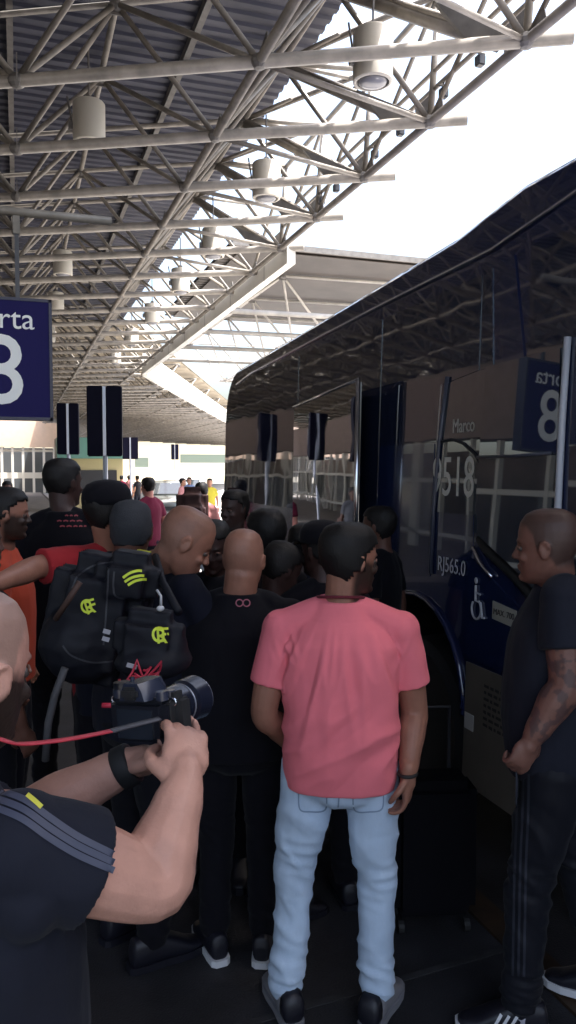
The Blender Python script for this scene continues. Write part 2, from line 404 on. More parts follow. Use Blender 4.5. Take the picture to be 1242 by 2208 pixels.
side_poly([(3.66, 2.5), (3.78, 2.5), (3.79, 3.03), (3.70, 3.03)], .005, .005, 'upper_window', M_GLASS)
# blue body panels below the glass
side_poly([(4.99, .80), (5.02, 1.32), (4.27, 2.06), (3.9, 1.95), (3.88, 1.55), (3.75, 1.42), (3.2, 1.22), (2.4, .94), (2.4, .93), (3.76, .93), (3.9, 1.02)][0:0] or [(3.80, 1.72), (3.79, 1.46), (3.3, 1.24), (2.5, .95), (2.5, .90), (3.83, .90), (3.84, 1.72)], .006, .006, 'painted_panel', M_BUSB)
side_poly([(4.26, 2.11), (4.26, 1.30), (5.03, 1.20), (5.03, 2.11)], .005, .005, 'painted_panel', M_BUSB)
# small pane with the arc, and the big cab window with its falling sill
arcp = [(4.16, 2.12), (4.05, 2.13), (3.92, 2.10), (3.80, 2.04), (3.72, 1.97)]
side_poly([(4.20, 1.70), (3.72, 1.70), (3.70, 1.84), (3.72, 2.50), (4.13, 2.46)], .006, .006, 'quarter_window', M_GLASS2)
b = MB(); b.path([P(y, z, .012) for y, z in arcp], .008, 6); b.build('wiper_arm', M_DARK, bus)
cw = [(3.66, 2.50), (3.10, 2.52), (3.06, 1.30), (3.40, 1.48), (3.70, 1.62)]; co_ = lambda y, z=2.02: .010+.042*(y-3.06)/.64+.013*(2.5-z); b = MB(); n = len(cw)
b.add([P(y, z, co_(y, z)) for y, z in cw]+[P(y, z, 0) for y, z in cw], [tuple(range(n)), tuple(range(n, 2*n))[::-1]]+[(i, n+i, n+(i+1) % n, (i+1) % n) for i in range(n)]); b.build('cab_window', M_GLASS2, bus)
side_poly([(3.02, 2.52), (1.6, 2.54), (1.6, .98), (3.0, 1.22)], .007, .007, 'cab_window', M_GLASS)
def strip(pts, r, name, m, off=.016):
    b = MB(); b.path([P(y, z, off) for y, z in pts], r, 8); return b.build(name, m, bus, True)
strip([(3.72, 1.58), (3.66, 1.53), (3.4, 1.42), (3.06, 1.24), (2.6, 1.0)], .030, 'window_seal', M_RUB, .005)
strip([(3.77, 1.525), (3.72, 1.47), (3.66, 1.425), (3.58, 1.385)], .010, 'trim_strip', M_CHROME)
strip([(3.04, 2.56), (3.055, 2.2), (3.06, 1.7), (3.06, 1.40)], .017, 'trim_strip', mat('pale_bar', (.42, .45, .52), .4), .02)
strip([(4.24, 1.32), (4.23, 1.70), (4.19, 2.1), (4.12, 2.50)], .013, 'trim_strip', mat('grey_bar', (.05, .055, .08), .4), .012)
strip([(3.71, 1.66), (3.715, 1.95), (3.71, 2.2), (3.66, 2.46)], .012, 'trim_strip', MATS['grey_bar'], .012)
b = MB(); b.path([P(y, z, co_(y)+.006) for y, z in [(3.69, 2.02), (3.4, 2.02), (3.12, 2.03)]], .008, 6); b.build('trim_strip', MATS['grey_bar'], bus, True)
strip([(YN, ZT+.26), (3.0, ZT+.24), (3.7, ZT+.15), (5.2, ZT+.12), (8.3, ZT+.03), (8.9, ZT-.04)], .012, 'drip_rail', M_CHROME, .01)
strip([(YN, 1.34-.5), (2.3, 1.34-.5)], .01, 'trim_strip', M_CHROME, .01)
# opened mirror-finish leaf
lf = MB(); lf.add([Vector((2.20, 5.05, 1.0)), Vector((2.33, 6.70, 1.0)), Vector((2.35, 6.70, 2.50)), Vector((2.23, 5.05, 2.56)), Vector((2.24, 5.05, 1.0)), Vector((2.37, 6.70, 1.0)), Vector((2.39, 6.70, 2.50)), Vector((2.27, 5.05, 2.56))],
                  [(0, 1, 2, 3), (7, 6, 5, 4), (0, 3, 7, 4), (1, 5, 6, 2), (2, 6, 7, 3), (0, 4, 5, 1)])
leaf = lf.build('door_leaf', M_MIRR, bus)
b = MB(); b.path([(2.21, 5.03, .98), (2.235, 5.03, 2.58)], .018, 8); b.path([(2.24, 5.03, 2.58), (2.355, 6.72, 2.52)], .012, 8); b.build('leaf_frame', M_CHROME, leaf, True)
side_poly([(6.70, .9), (6.78, .9), (6.78, 2.55), (6.70, 2.55)], .012, .01, 'window_pillar', M_DARK)
# wheel
def wheel(cy, cz):
    r = empty('wheel'); r.parent = bus; r.location = (sideX(cz)+.18, cy, cz)
    b = MB(); n = 32; prof = [(.30, -.13), (.46, -.15), (.51, -.11), (.52, 0), (.51, .11), (.46, .15), (.30, .13)]
    b.loft([[Vector((x, rr*math.cos(2*math.pi*k/n), rr*math.sin(2*math.pi*k/n))) for k in range(n)] for rr, x in prof]); b.build('tyre', M_RUB, r, 'auto')
    b = MB(); prof = [(.30, -.10), (.28, -.05), (.15, -.04), (.13, -.10), (.03, -.12)]
    b.loft([[Vector((x, rr*math.cos(2*math.pi*k/n), rr*math.sin(2*math.pi*k/n))) for k in range(n)] for rr, x in prof])
    for k in range(10): t = 2*math.pi*k/10; b.ell((-.06, .21*math.cos(t), .21*math.sin(t)), (.03, .018, .018), n=6, m=4)
    b.build('rim', mat('rim_metal', (.25, .25, .26), .35, metal=.8), r, 'auto')
for cy, cz in WH: wheel(cy, cz)
for cy, cz in WH:
    b = MB(); b.box((sideX(1)+.35, cy, .75), (.6, 1.28, 1.0)); b.build('wheel_well', M_DARK, bus) if False else None
    b = MB(); pts = [(y, z+.2) for y, z in arc(cy, cz, WR, 180, 0, 14)]
    b.add([P(y, z, -.001) for y, z in pts]+[P(y, z, -.55) for y, z in pts], [(i, i+1, len(pts)+i+1, len(pts)+i) for i in range(len(pts)-1)]+[tuple(range(len(pts), 2*len(pts)))])
    b.build('wheel_well', M_DARK, bus)
    b = MB(); b.path([P(y, z, .01) for y, z in pts], .018, 6); b.build('arch_trim', M_BUS, bus, True)
# luggage flap, stickers, lettering
side_poly([(3.81, .88), (3.81, .20), (3.0, .20), (3.0, .88)], .010, .008, 'luggage_flap', M_BEIGE)
side_poly([(3.80, .60), (3.71, .60), (3.71, .51), (3.80, .51)], .013, .002, 'sticker', mat('white_sticker', (.5, .5, .48), .5))
side_poly([(3.57, 1.26), (3.36, 1.24), (3.36, 1.15), (3.57, 1.165)], .012, .004, 'notice_plate', mat('notice', (.36, .35, .30), .5))
ux, uz = Vector((0, -1, 0)), Vector((.028, 0, 1))
text_obj('9518', .33, P(4.03, 1.90, .0085), ux, uz, mat('fleet_white', (.55, .54, .50), .5), bus, 'fleet_number', sx=.72, ext=.0006)
text_obj('RJ565.0', .125, P(4.01, 1.39, .0085), ux, uz, M_LET, bus, 'registration_lettering', sx=.82)
text_obj('Marco', .115, P(3.93, 2.20, .0085), ux, uz, mat('brand_letter', (.42, .40, .38), .5), bus, 'maker_lettering', sx=.8)
text_obj('MAX. 700', .045, P(3.465, 1.205, .014), ux, uz, M_LETD, bus, 'notice_lettering', ext=.001)
for j, s in enumerate(('DIESEL', 'S10', 'ABASTECER', 'SOMENTE')):
    pass
for j in range(7):                                   # worn small print on the flap, too small to read
    bb = MB(); rr = random.Random(j)
    y = 3.62
    while y > 3.42:
        wl = rr.uniform(.02, .05); bb.add([P(y, .80-j*.035, .0115), P(y-wl, .80-j*.035, .0115), P(y-wl, .785-j*.035+rr.uniform(-.005, .0), .0115), P(y, .785-j*.035, .0115)], [(0, 1, 2, 3)]); y -= wl+.012
    bb.build('small_print', M_LETD, bus)
# wheelchair symbol: head, back, ring, leg
b = MB(); cy, cz = 3.72, 1.19
b.path([P(cy+.045*math.cos(t), cz+.055*math.sin(t), .014) for t in np.linspace(R(120), R(400), 16)], .006, 6)
b.ell(P(cy+.012, cz+.155, .014), (.006, .016, .018), n=8, m=6); b.path([P(cy+.012, cz+.13, .014), P(cy+.01, cz+.045, .014), P(cy-.04, cz+.04, .014), P(cy-.06, cz-.04, .014), P(cy-.08, cz-.035, .014)], .007, 6)
b.path([P(cy+.01, cz+.09, .014), P(cy-.035, cz+.085, .014)], .006, 6)
b.build('wheelchair_symbol', M_LET, bus)

# ------------------------------------------------------------------ hanging and standing signs
def gate_sign(loc, hw, hh, label, front='8', rz=0, detail=True):
    r = empty('gate_sign', loc, rz); tag(r, label, 'sign')
    b = MB(); b.box((0, 0, 0), (2*hw, .09, 2*hh), bev=.008); b.build('panel', M_NAVY, r)
    b = MB()
    for s in (-1, 1): b.box((s*(hw-.006), 0, 0), (.02, .10, 2*hh+.02)); b.box((0, 0, s*(hh-.0)), (2*hw, .10, .02))
    b.build('frame', mat('sign_frame', (.03, .03, .06), .4), r)
    if detail:
        for s, xd in ((-1, 1), (1, -1)):
            text_obj('Porta', .205, (0, s*.046, hh*.66), (xd, 0, 0), (0, 0, 1), M_SIGNW, r, 'lettering', sx=1.0)
            text_obj(front, .66, (.005*xd, s*.046, -.1), (xd, 0, 0), (0, 0, 1), M_SIGNW, r, 'gate_number', bold=.004, sx=.95)
    return r
s1 = gate_sign((-.1, 5.72, 2.70), .335, .40, 'large navy hanging sign with white Porta 8 lettering at left edge')
for x in (-.22, .12):
    b = MB(); b.box((x, 0, .66), (.028, .028, .52)); b.build('hanger_bar', mat('pole_dark', (.05, .05, .06), .4), s1)
    b = MB(); b.box((x, 0, .90), (.045, .045, .12)); b.build('hanger_clamp', M_TUBE, s1)
b = MB(); b.tube((-.75, 0, .99), (.75, 0, .99), .03); b.build('cross_tube', M_TUBE, s1, True)
for x in (-.70,):
    b = MB(); b.tube((x, 0, .99), (x+.1, .1, 3.2), .012); b.build('drop_rod', M_TUBE, s1, True)
def post_sign(px, py0, py1, pxw, D, label, rz, num, post=True):
    c = at(px, (py0+py1)/2, D); hh = (py1-py0)/2/1700*D; hw = pxw/2/1700*D
    r = empty('post_sign', (c.x, c.y, 0), rz); tag(r, label, 'sign')
    for s in (-1, 1):
        b = MB(); b.box((s*(hw*.5+.008), 0, c.z), (hw-.016, .10, 2*hh), bev=.012); b.build('panel', mat('board_black_navy', (.004, .004, .014), .6, spec=.1), r)
    b = MB(); b.tube((0, -.0, 0), (0, 0, c.z+hh*.0), .028, 8); b.box((0, -.03, c.z), (.035, .06, 2*hh*.98)); b.build('post', mat('post_metal', (.50, .53, .62), .3, metal=.5), r)
    text_obj(num, hh*1.0, (hw*.55, .055, c.z-.02), (-1, 0, 0), (0, 0, 1), M_SIGNW, r, 'gate_number', sx=.6)
    return r
post_sign(226, 833, 984, 74, 9, 'taller dark board on a thin pale post behind the crowd', R(-12), '9')
post_sign(147, 870, 980, 46, 12.4, 'narrow dark board left of the taller post board', R(-12), '10')
post_sign(281, 943, 990, 33, 21, 'small dark board just right of the taller post board', R(-12), '11')
post_sign(377, 958, 991, 16, 40, 'tiny far dark board in front of the yellow building', R(-12), '12')

# ------------------------------------------------------------------ far buildings
tb = empty('terminal_building', (-8, 71, 0)); tag(tb, 'peach terminal front with tall white mullions behind the navy hanging sign', 'building')
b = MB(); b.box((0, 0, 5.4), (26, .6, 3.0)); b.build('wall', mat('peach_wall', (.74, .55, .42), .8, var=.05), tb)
b = MB(); b.box((0, 2.5, 1.9), (26, .2, 4.0)); b.build('glazing', mat('terminal_glass', (.10, .11, .12), .1, spec=.8), tb)
for x in np.arange(-12.8, 13, .85):
    b = MB(); b.box((x, -.05, 1.95), (.2, .3, 3.9)); b.build('mullion', mat('mullion_paint', (.72, .70, .64), .6), tb)
b = MB(); b.box((0, .06, 1.5), (26, .1, .5)); b.box((0, .06, 3.6), (26, .1, .2)); b.build('rail', MATS['mullion_paint'], tb)
tw = empty('terminal_wing', (-7.6, 30, 0)); tag(tw, 'long peach and glass terminal side along the pavement, mirrored in the bus', 'building')
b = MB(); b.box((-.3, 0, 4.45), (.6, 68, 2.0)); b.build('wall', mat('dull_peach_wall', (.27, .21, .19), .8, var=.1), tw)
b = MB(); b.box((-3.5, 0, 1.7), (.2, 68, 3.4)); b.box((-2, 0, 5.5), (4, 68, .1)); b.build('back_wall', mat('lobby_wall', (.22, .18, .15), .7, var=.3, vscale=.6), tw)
b = MB(); b.box((-.3, 0, 2.2), (.12, 68, .14)); b.box((-.3, 0, .5), (.14, 68, .12)); b.build('rail', MATS['mullion_paint'], tw)
for j, y in enumerate(np.arange(-33.5, 34, 1.7)):
    b = MB(); b.box((-.3, y, 1.72), (.14, .12 if j % 4 else .5, 3.45)); b.build('mullion', MATS['mullion_paint'], tw)
for j, y in enumerate(np.arange(-32, 33, 6.8)):
    b = MB(); b.box((-.42, y, 1.4), (.03, 4.6, 1.5)); b.build('pane', MATS['terminal_glass'], tw)
tb2 = empty('office_building', (28, 132, 0)); tag(tb2, 'pale yellow low building in full sun at the far end of the road', 'building')
M_YEL = mat('yellow_wall', (.82, .74, .52), .8, var=.05)
b = MB(); b.box((0, 4, 3.6), (60, 8, 7.2)); b.build('wall', M_YEL, tb2)
b = MB(); b.box((0, -.3, 7.3), (61, 1, .3)); b.build('parapet', M_WHITE, tb2)
for (x, wd, z, h) in ((-14, 3, 3.2, 1.6), (-8.5, 2.2, 3.2, 1.6), (2.0, 8.0, 3.9, 1.4), (12, 4, 3.2, 1.8)):
    b = MB(); b.box((x, -.03, z), (wd, .08, h)); wn = b.build('window', mat('far_pane', (.20, .25, .20), .2), tb2)
    b = MB(); b.box((x, -.08, z-h/2-.08), (wd+.3, .16, .12)); b.build('sill', M_WHITE, wn)
tk = empty('kiosk', (3.35, 40, 0)); tag(tk, 'small teal and cream kiosk standing between the two dark boards', 'kiosk')
b = MB(); b.box((0, 0, 1.25), (3.0, 2, 2.5)); b.build('wall', mat('kiosk_wall', (.45, .38, .2), .7), tk)
b = MB(); b.box((0, -.2, 3.0), (3.2, 2.4, 1.0), bev=.03); b.build('roof', mat('teal_paint', (.10, .24, .20), .5), tk)
b = MB(); b.box((.2, -1.03, 1.4), (2.0, .06, 1.1)); b.build('window', M_DARK, tk)

# ------------------------------------------------------------------ cars
def car(loc, rz, paint, label, scale=1.0):
    r = empty('parked_car', loc, rz); tag(r, label, 'car')
    b = MB(); rings = []
    # (y, halfwidth, zbottom, zbelt)
    for y, hw, z0, z1 in ((-2.15, .70, .35, .78), (-2.1, .80, .28, .88), (-1.9, .87, .25, .98), (-1.0, .90, .24, 1.08), (0, .91, .24, 1.12), (1.5, .90, .26, 1.12), (2.1, .84, .35, 1.1), (2.2, .76, .45, 1.02)):
        rings.append([Vector(p) for p in ((-hw*.9, y, z0), (-hw, y, z0+.15), (-hw, y, (z0+z1)/2), (-hw*.96, y, z1-.06), (-hw*.85, y, z1), (0, y, z1+.03), (hw*.85, y, z1), (hw*.96, y, z1-.06), (hw, y, (z0+z1)/2), (hw, y, z0+.15), (hw*.9, y, z0))])
    b.loft(rings); b.build('body', paint, r, 'auto')
    b = MB(); rings = []
    for y, hw, z1 in ((-1.05, .80, 1.12), (-.35, .70, 1.60), (0, .68, 1.66), (1.3, .68, 1.66), (2.0, .76, 1.12)):
        rings.append([Vector(p) for p in ((-.82, y, 1.08), (-hw-.02, y, z1-.08), (-hw*.9, y, z1), (0, y, z1+.03), (hw*.9, y, z1), (hw+.02, y, z1-.08), (.82, y, 1.08))])
    b.loft(rings); b.build('cabin', paint, r, 'auto')
    g = mat('car_glass', (.02, .025, .03), .05, spec=1)
    b = MB(); b.add([(-.70, -1.06, 1.16), (.70, -1.06, 1.16), (.60, -.42, 1.58), (-.60, -.42, 1.58)], [(0, 1, 2, 3)]); b.build('windscreen', g, r)
    for s in (-1, 1):
        b = MB(); b.add([(s*.835, -.85, 1.16), (s*.835, 1.75, 1.16), (s*.72, 1.3, 1.56), (s*.72, -.25, 1.56)], [(0, 1, 2, 3)]); b.build('side_window', g, r)
        b = MB(); b.box((s*.62, -2.10, .80), (.34, .14, .16), bev=.03); b.build('headlight', mat('headlight', (.7, .72, .75), .1), r)
        b = MB(); b.ell((s*1.0, -.75, 1.12), (.11, .07, .08)); b.build('wing_mirror', M_DARK, r, True)
        for y in (-1.4, 1.4):
            wr = empty('wheel', (s*.80, y, .33)); wr.parent = r
            b = MB(); b.tube((-.11, 0, 0), (.11, 0, 0), .33, 20); b.build('tyre', M_RUB, wr, 'auto')
            b = MB(); b.tube((-.12, 0, 0), (.12, 0, 0), .20, 12); b.build('rim', M_CHROME, wr, 'auto')
    b = MB(); b.box((0, -2.14, .62), (.9, .06, .16)); b.build('grille', M_DARK, r)
    b = MB(); b.box((0, -2.16, .42), (.40, .03, .12)); b.build('number_plate', M_SIGNW, r)
    b = MB(); b.box((0, -2.12, .36), (1.3, .05, .1)); b.build('bumper_grille', M_DARK, r)
    return r
c1 = spot(382, 31); car((c1.x, c1.y+1.5, -.15), R(-8), mat('car_silver', (.20, .21, .20), .3, metal=.5, coat=.6), 'grey silver people carrier facing the camera on the sunlit road')
c2 = spot(418, 44); car((c2.x, c2.y+1.5, -.15), R(-10), mat('car_white', (.7, .7, .72), .3, coat=.6), 'white car parked beyond the grey silver one')

# ------------------------------------------------------------------ people
def bake(mb, voxel, smooth=3, fac=.5):
    """union of overlapping closed shapes -> one continuous smoothed surface"""
    me = mb.mesh('tmp'); o = bpy.data.objects.new('tmp', me); COL.objects.link(o)
    m = o.modifiers.new('r', 'REMESH'); m.mode = 'VOXEL'; m.voxel_size = voxel
    if smooth:
        q = o.modifiers.new('s', 'SMOOTH'); q.factor = fac; q.iterations = smooth
    dg = bpy.context.evaluated_depsgraph_get(); dg.update()
    r = bpy.data.meshes.new_from_object(o.evaluated_get(dg))
    bpy.data.objects.remove(o); bpy.data.meshes.remove(me)
    return r
def chain(mb, pts, rad, n=14, sub=3, flat=None):
    """rounded tapered limb through pts (Catmull-Rom), closed both ends"""
    pts = [Vector(p) for p in pts]; N = len(pts); P_ = []; Rr = []
    for i in range(N-1):
        p0 = pts[max(i-1, 0)]; p1 = pts[i]; p2 = pts[i+1]; p3 = pts[min(i+2, N-1)]
        for j in range(sub):
            t = j/sub
            P_.append(.5*((2*p1)+(p2-p0)*t+(2*p0-5*p1+4*p2-p3)*t*t+(3*p1-p0-3*p2+p3)*t**3)); tt = t*t*(3-2*t); Rr.append(rad[i]*(1-tt)+rad[i+1]*tt)
    P_.append(pts[-1]); Rr.append(rad[-1])
    d0 = (P_[0]-P_[1]).normalized(); d1 = (P_[-1]-P_[-2]).normalized()
    A = [(P_[0]+d0*Rr[0]*a, Rr[0]*c) for a, c in ((.95, .3), (.7, .7))]; B = [(P_[-1]+d1*Rr[-1]*a, Rr[-1]*c) for a, c in ((.7, .7), (.95, .3))]
    al = A+list(zip(P_, Rr))+B
    mb.path([a for a, _ in al], [r for _, r in al], n)
def ringsec(c, rx, ry, X, Y, n=24, p=2.3):
    out = []
    for k in range(n):
        t = 2*math.pi*k/n; ct, st = math.cos(t), math.sin(t)
        out.append(c+X*(rx*math.copysign(abs(ct)**(2/p), ct))+Y*(ry*math.copysign(abs(st)**(2/p), st)))
    return out
HEAD = [(.122, .012, -.040, .018), (.117, .036, -.062, .036), (.104, .060, -.088, .056), (.080, .077, -.105, .070), (.050, .085, -.112, .0765), (.020, .087, -.110, .078), (-.004, .081, -.102, .0765),
        (-.030, .084, -.088, .073), (-.055, .084, -.070, .068), (-.078, .081, -.050, .061), (-.098, .080, -.028, .050), (-.112, .074, -.004, .037), (-.120, .064, .012, .024)]
def head_ring(z, fr, bk, hw, n=28, off=0):
    c = -.012+.02*max(0, -z)/.12; out = []
    for k in range(n):
        t = 2*math.pi*k/n; ct, st = math.cos(t), math.sin(t)
        x = (hw+off)*math.copysign(abs(ct)**.92, ct); y = c+((fr-c+off)*abs(st)**.90 if st > 0 else -(c-bk+off)*abs(st)**.95)
        if st > 0: x *= 1-.10*st
        out.append((x, y, z+off*.8*z/.12))
    return out
def head_parts(mb, c, F, U, s=1.0, nose=1, ears=1):
    """c centre of head, F facing, U up"""
    F = F.normalized(); U = (U-F*U.dot(F)).normalized(); Rt = F.cross(U)
    def q(x, y, z): return c+(Rt*x+F*y+U*z)*s
    M = Matrix((Rt, F, U)).transposed()
    def e(p, r, n=16, m=12, rot=None): mb.ell(q(*p), [a*s for a in r], M@rot if rot else M, n, m)
    mb.loft([[q(*p) for p in head_ring(*h)] for h in HEAD])
    e((0, .070, -.100), (.022, .020, .016)); e((0, .072, .020), (.046, .020, .009))
    for x in (-1, 1):
        e((x*.038, .060, -.032), (.020, .020, .016))
        if ears:
            rot = Matrix.Rotation(x*R(-26), 3, 'Z')
            e((x*.079, -.008, -.010), (.0055, .016, .027), 10, 8, rot)
            mb.path([q(x*(.081+.006*math.sin(a)), -.010-.016*math.cos(a), -.006+.026*math.sin(a)) for a in np.linspace(-.9, 3.6, 9)], .0038*s, 6)
        e((x*.010, .092, -.034), (.008, .011, .007), 8, 6)
    if nose: mb.path([q(0, .082, .010), q(0, .092, -.012), q(0, .103, -.031)], [.008*s, .008*s, .009*s], 8); e((0, .100, -.033), (.010, .010, .008), 8, 6)
    e((0, .083, -.061), (.023, .010, .0055), 10, 6); e((0, .081, -.072), (.019, .010, .0065), 10, 6)
    return q, M
def hand_parts(mb, w, D, N, s=1.0, curl=.5, thumb=1, spread=.12, side=1):
    """w wrist, D towards the knuckles, N palm normal (fingers curl towards it), side +1: thumb along D x N"""
    D = D.normalized(); N = (N-D*N.dot(D)).normalized(); T = D.cross(N)*side
    def q(d, t, n): return w+(D*d+T*t+N*n)*s
    mb.ell(q(.05, 0, 0), (.050*s, .041*s, .018*s), Matrix((D, T, N)).transposed(), 14, 10)
    mb.ell(q(.03, .022, .008), (.032*s, .018*s, .017*s), Matrix((D, T, N)).transposed(), 10, 8)
    chain(mb, [q(-.03, 0, 0), q(.0, 0, 0), q(.03, 0, 0)], [.027*s, .027*s, .028*s], 12)
    for j, (t, L) in enumerate(((.030, .072), (.010, .082), (-.010, .076), (-.029, .060))):
        c = curl*(1+.12*j); a = .15*c; p = q(.086, t, 0); pts = [q(.06, t*.9, 0), p]; ang = 0
        for k, f in enumerate((.45, .32, .23)):
            ang += c*(.9, 1.1, .8)[k]; dd = D*math.cos(ang)+N*math.sin(ang)+T*(t*spread*6*max(0, 1-c)); p = p+dd.normalized()*L*f*s; pts.append(p)
        chain(mb, pts, [.0095*s, .0095*s, .0088*s, .0080*s, .0068*s], 8, 2)
    if thumb: chain(mb, [q(.012, .026, .006), q(.040, .048, .014+.012*curl), q(.066, .056-.012*curl, .024+.026*curl), q(.088, .052-.026*curl, .034+.03*curl)], [.014*s, .0125*s, .0105*s, .008*s], 8, 2)
def noise_disp(me, fn):
    n = len(me.vertices); co = np.empty(n*3); me.vertices.foreach_get('co', co); co = co.reshape(-1, 3)
    no = np.empty(n*3); me.vertices.foreach_get('normal', no); no = no.reshape(-1, 3)
    d = np.array([fn(Vector(c), Vector(k)) for c, k in zip(co, no)])
    co = co+no*d[:, None]; me.vertices.foreach_set('co', co.ravel()); me.update()
M_SKIN = mat('skin', (.4, .2, .13), .48, attr='tint', spec=.32, bump=.0009, bscale=150, var=.10, vscale=22)
M_SKIN.node_tree.nodes['Principled BSDF'].inputs['Subsurface Weight'].default_value = .0
def cloth(name, col, rough=.85, sheen=.04, b=.0035, sc=16, var=.06, st=(1, 1, .45)): return mat(name, col, rough, bump=b, bscale=sc, var=var, vscale=5, sheen=sheen, spec=.15, bstretch=st)
C_BLACK = cloth('black_cotton', (.0035, .0033, .006)); C_NAVY = cloth('navy_cotton', (.0055, .0065, .014)); C_CHAR = cloth('charcoal_jersey', (.013, .0145, .023))
C_PINK = cloth('coral_pink_cotton', (.76, .18, .215), b=.0022, sc=16); C_JEAN = cloth('pale_blue_denim', (.45, .56, .70), b=.003, sc=24, var=.14)
C_TRACK = cloth('dark_grey_tracksuit', (.008, .0085, .013), .6, b=.004, sc=12); C_RED = cloth('red_cotton', (.30, .02, .025)); C_ORANGE = cloth('orange_red_cotton', (.42, .06, .03))
C_MAROON = cloth('maroon_cotton', (.12, .012, .035)); C_WHITE = cloth('white_cotton', (.6, .6, .6)); C_YEL = cloth('yellow_vest', (.5, .42, .05)); C_LB = cloth('light_blue_cotton', (.25, .33, .55)); C_ROSE = cloth('rose_cotton', (.5, .22, .22))
M_HAIR = mat('dark_hair', (.006, .005, .005), .6, bump=.002, bscale=220, bstretch=(1, 1, .25), spec=.3)
M_HAIRG = mat('grey_hair', (.034, .036, .042), .8, bump=.003, bscale=220, spec=.25)
M_SHOE = mat('black_shoe', (.006, .006, .012), .5); M_SHOEG = mat('grey_shoe', (.20, .20, .22), .6); M_SOLE = mat('white_sole', (.60, .60, .62), .6); M_SOCK = cloth('white_sock', (.65, .63, .72))
SKIN = dict(pale=(.50, .27, .205), tan=(.27, .125, .085), brown=(.10, .045, .032), dark=(.046, .023, .019))

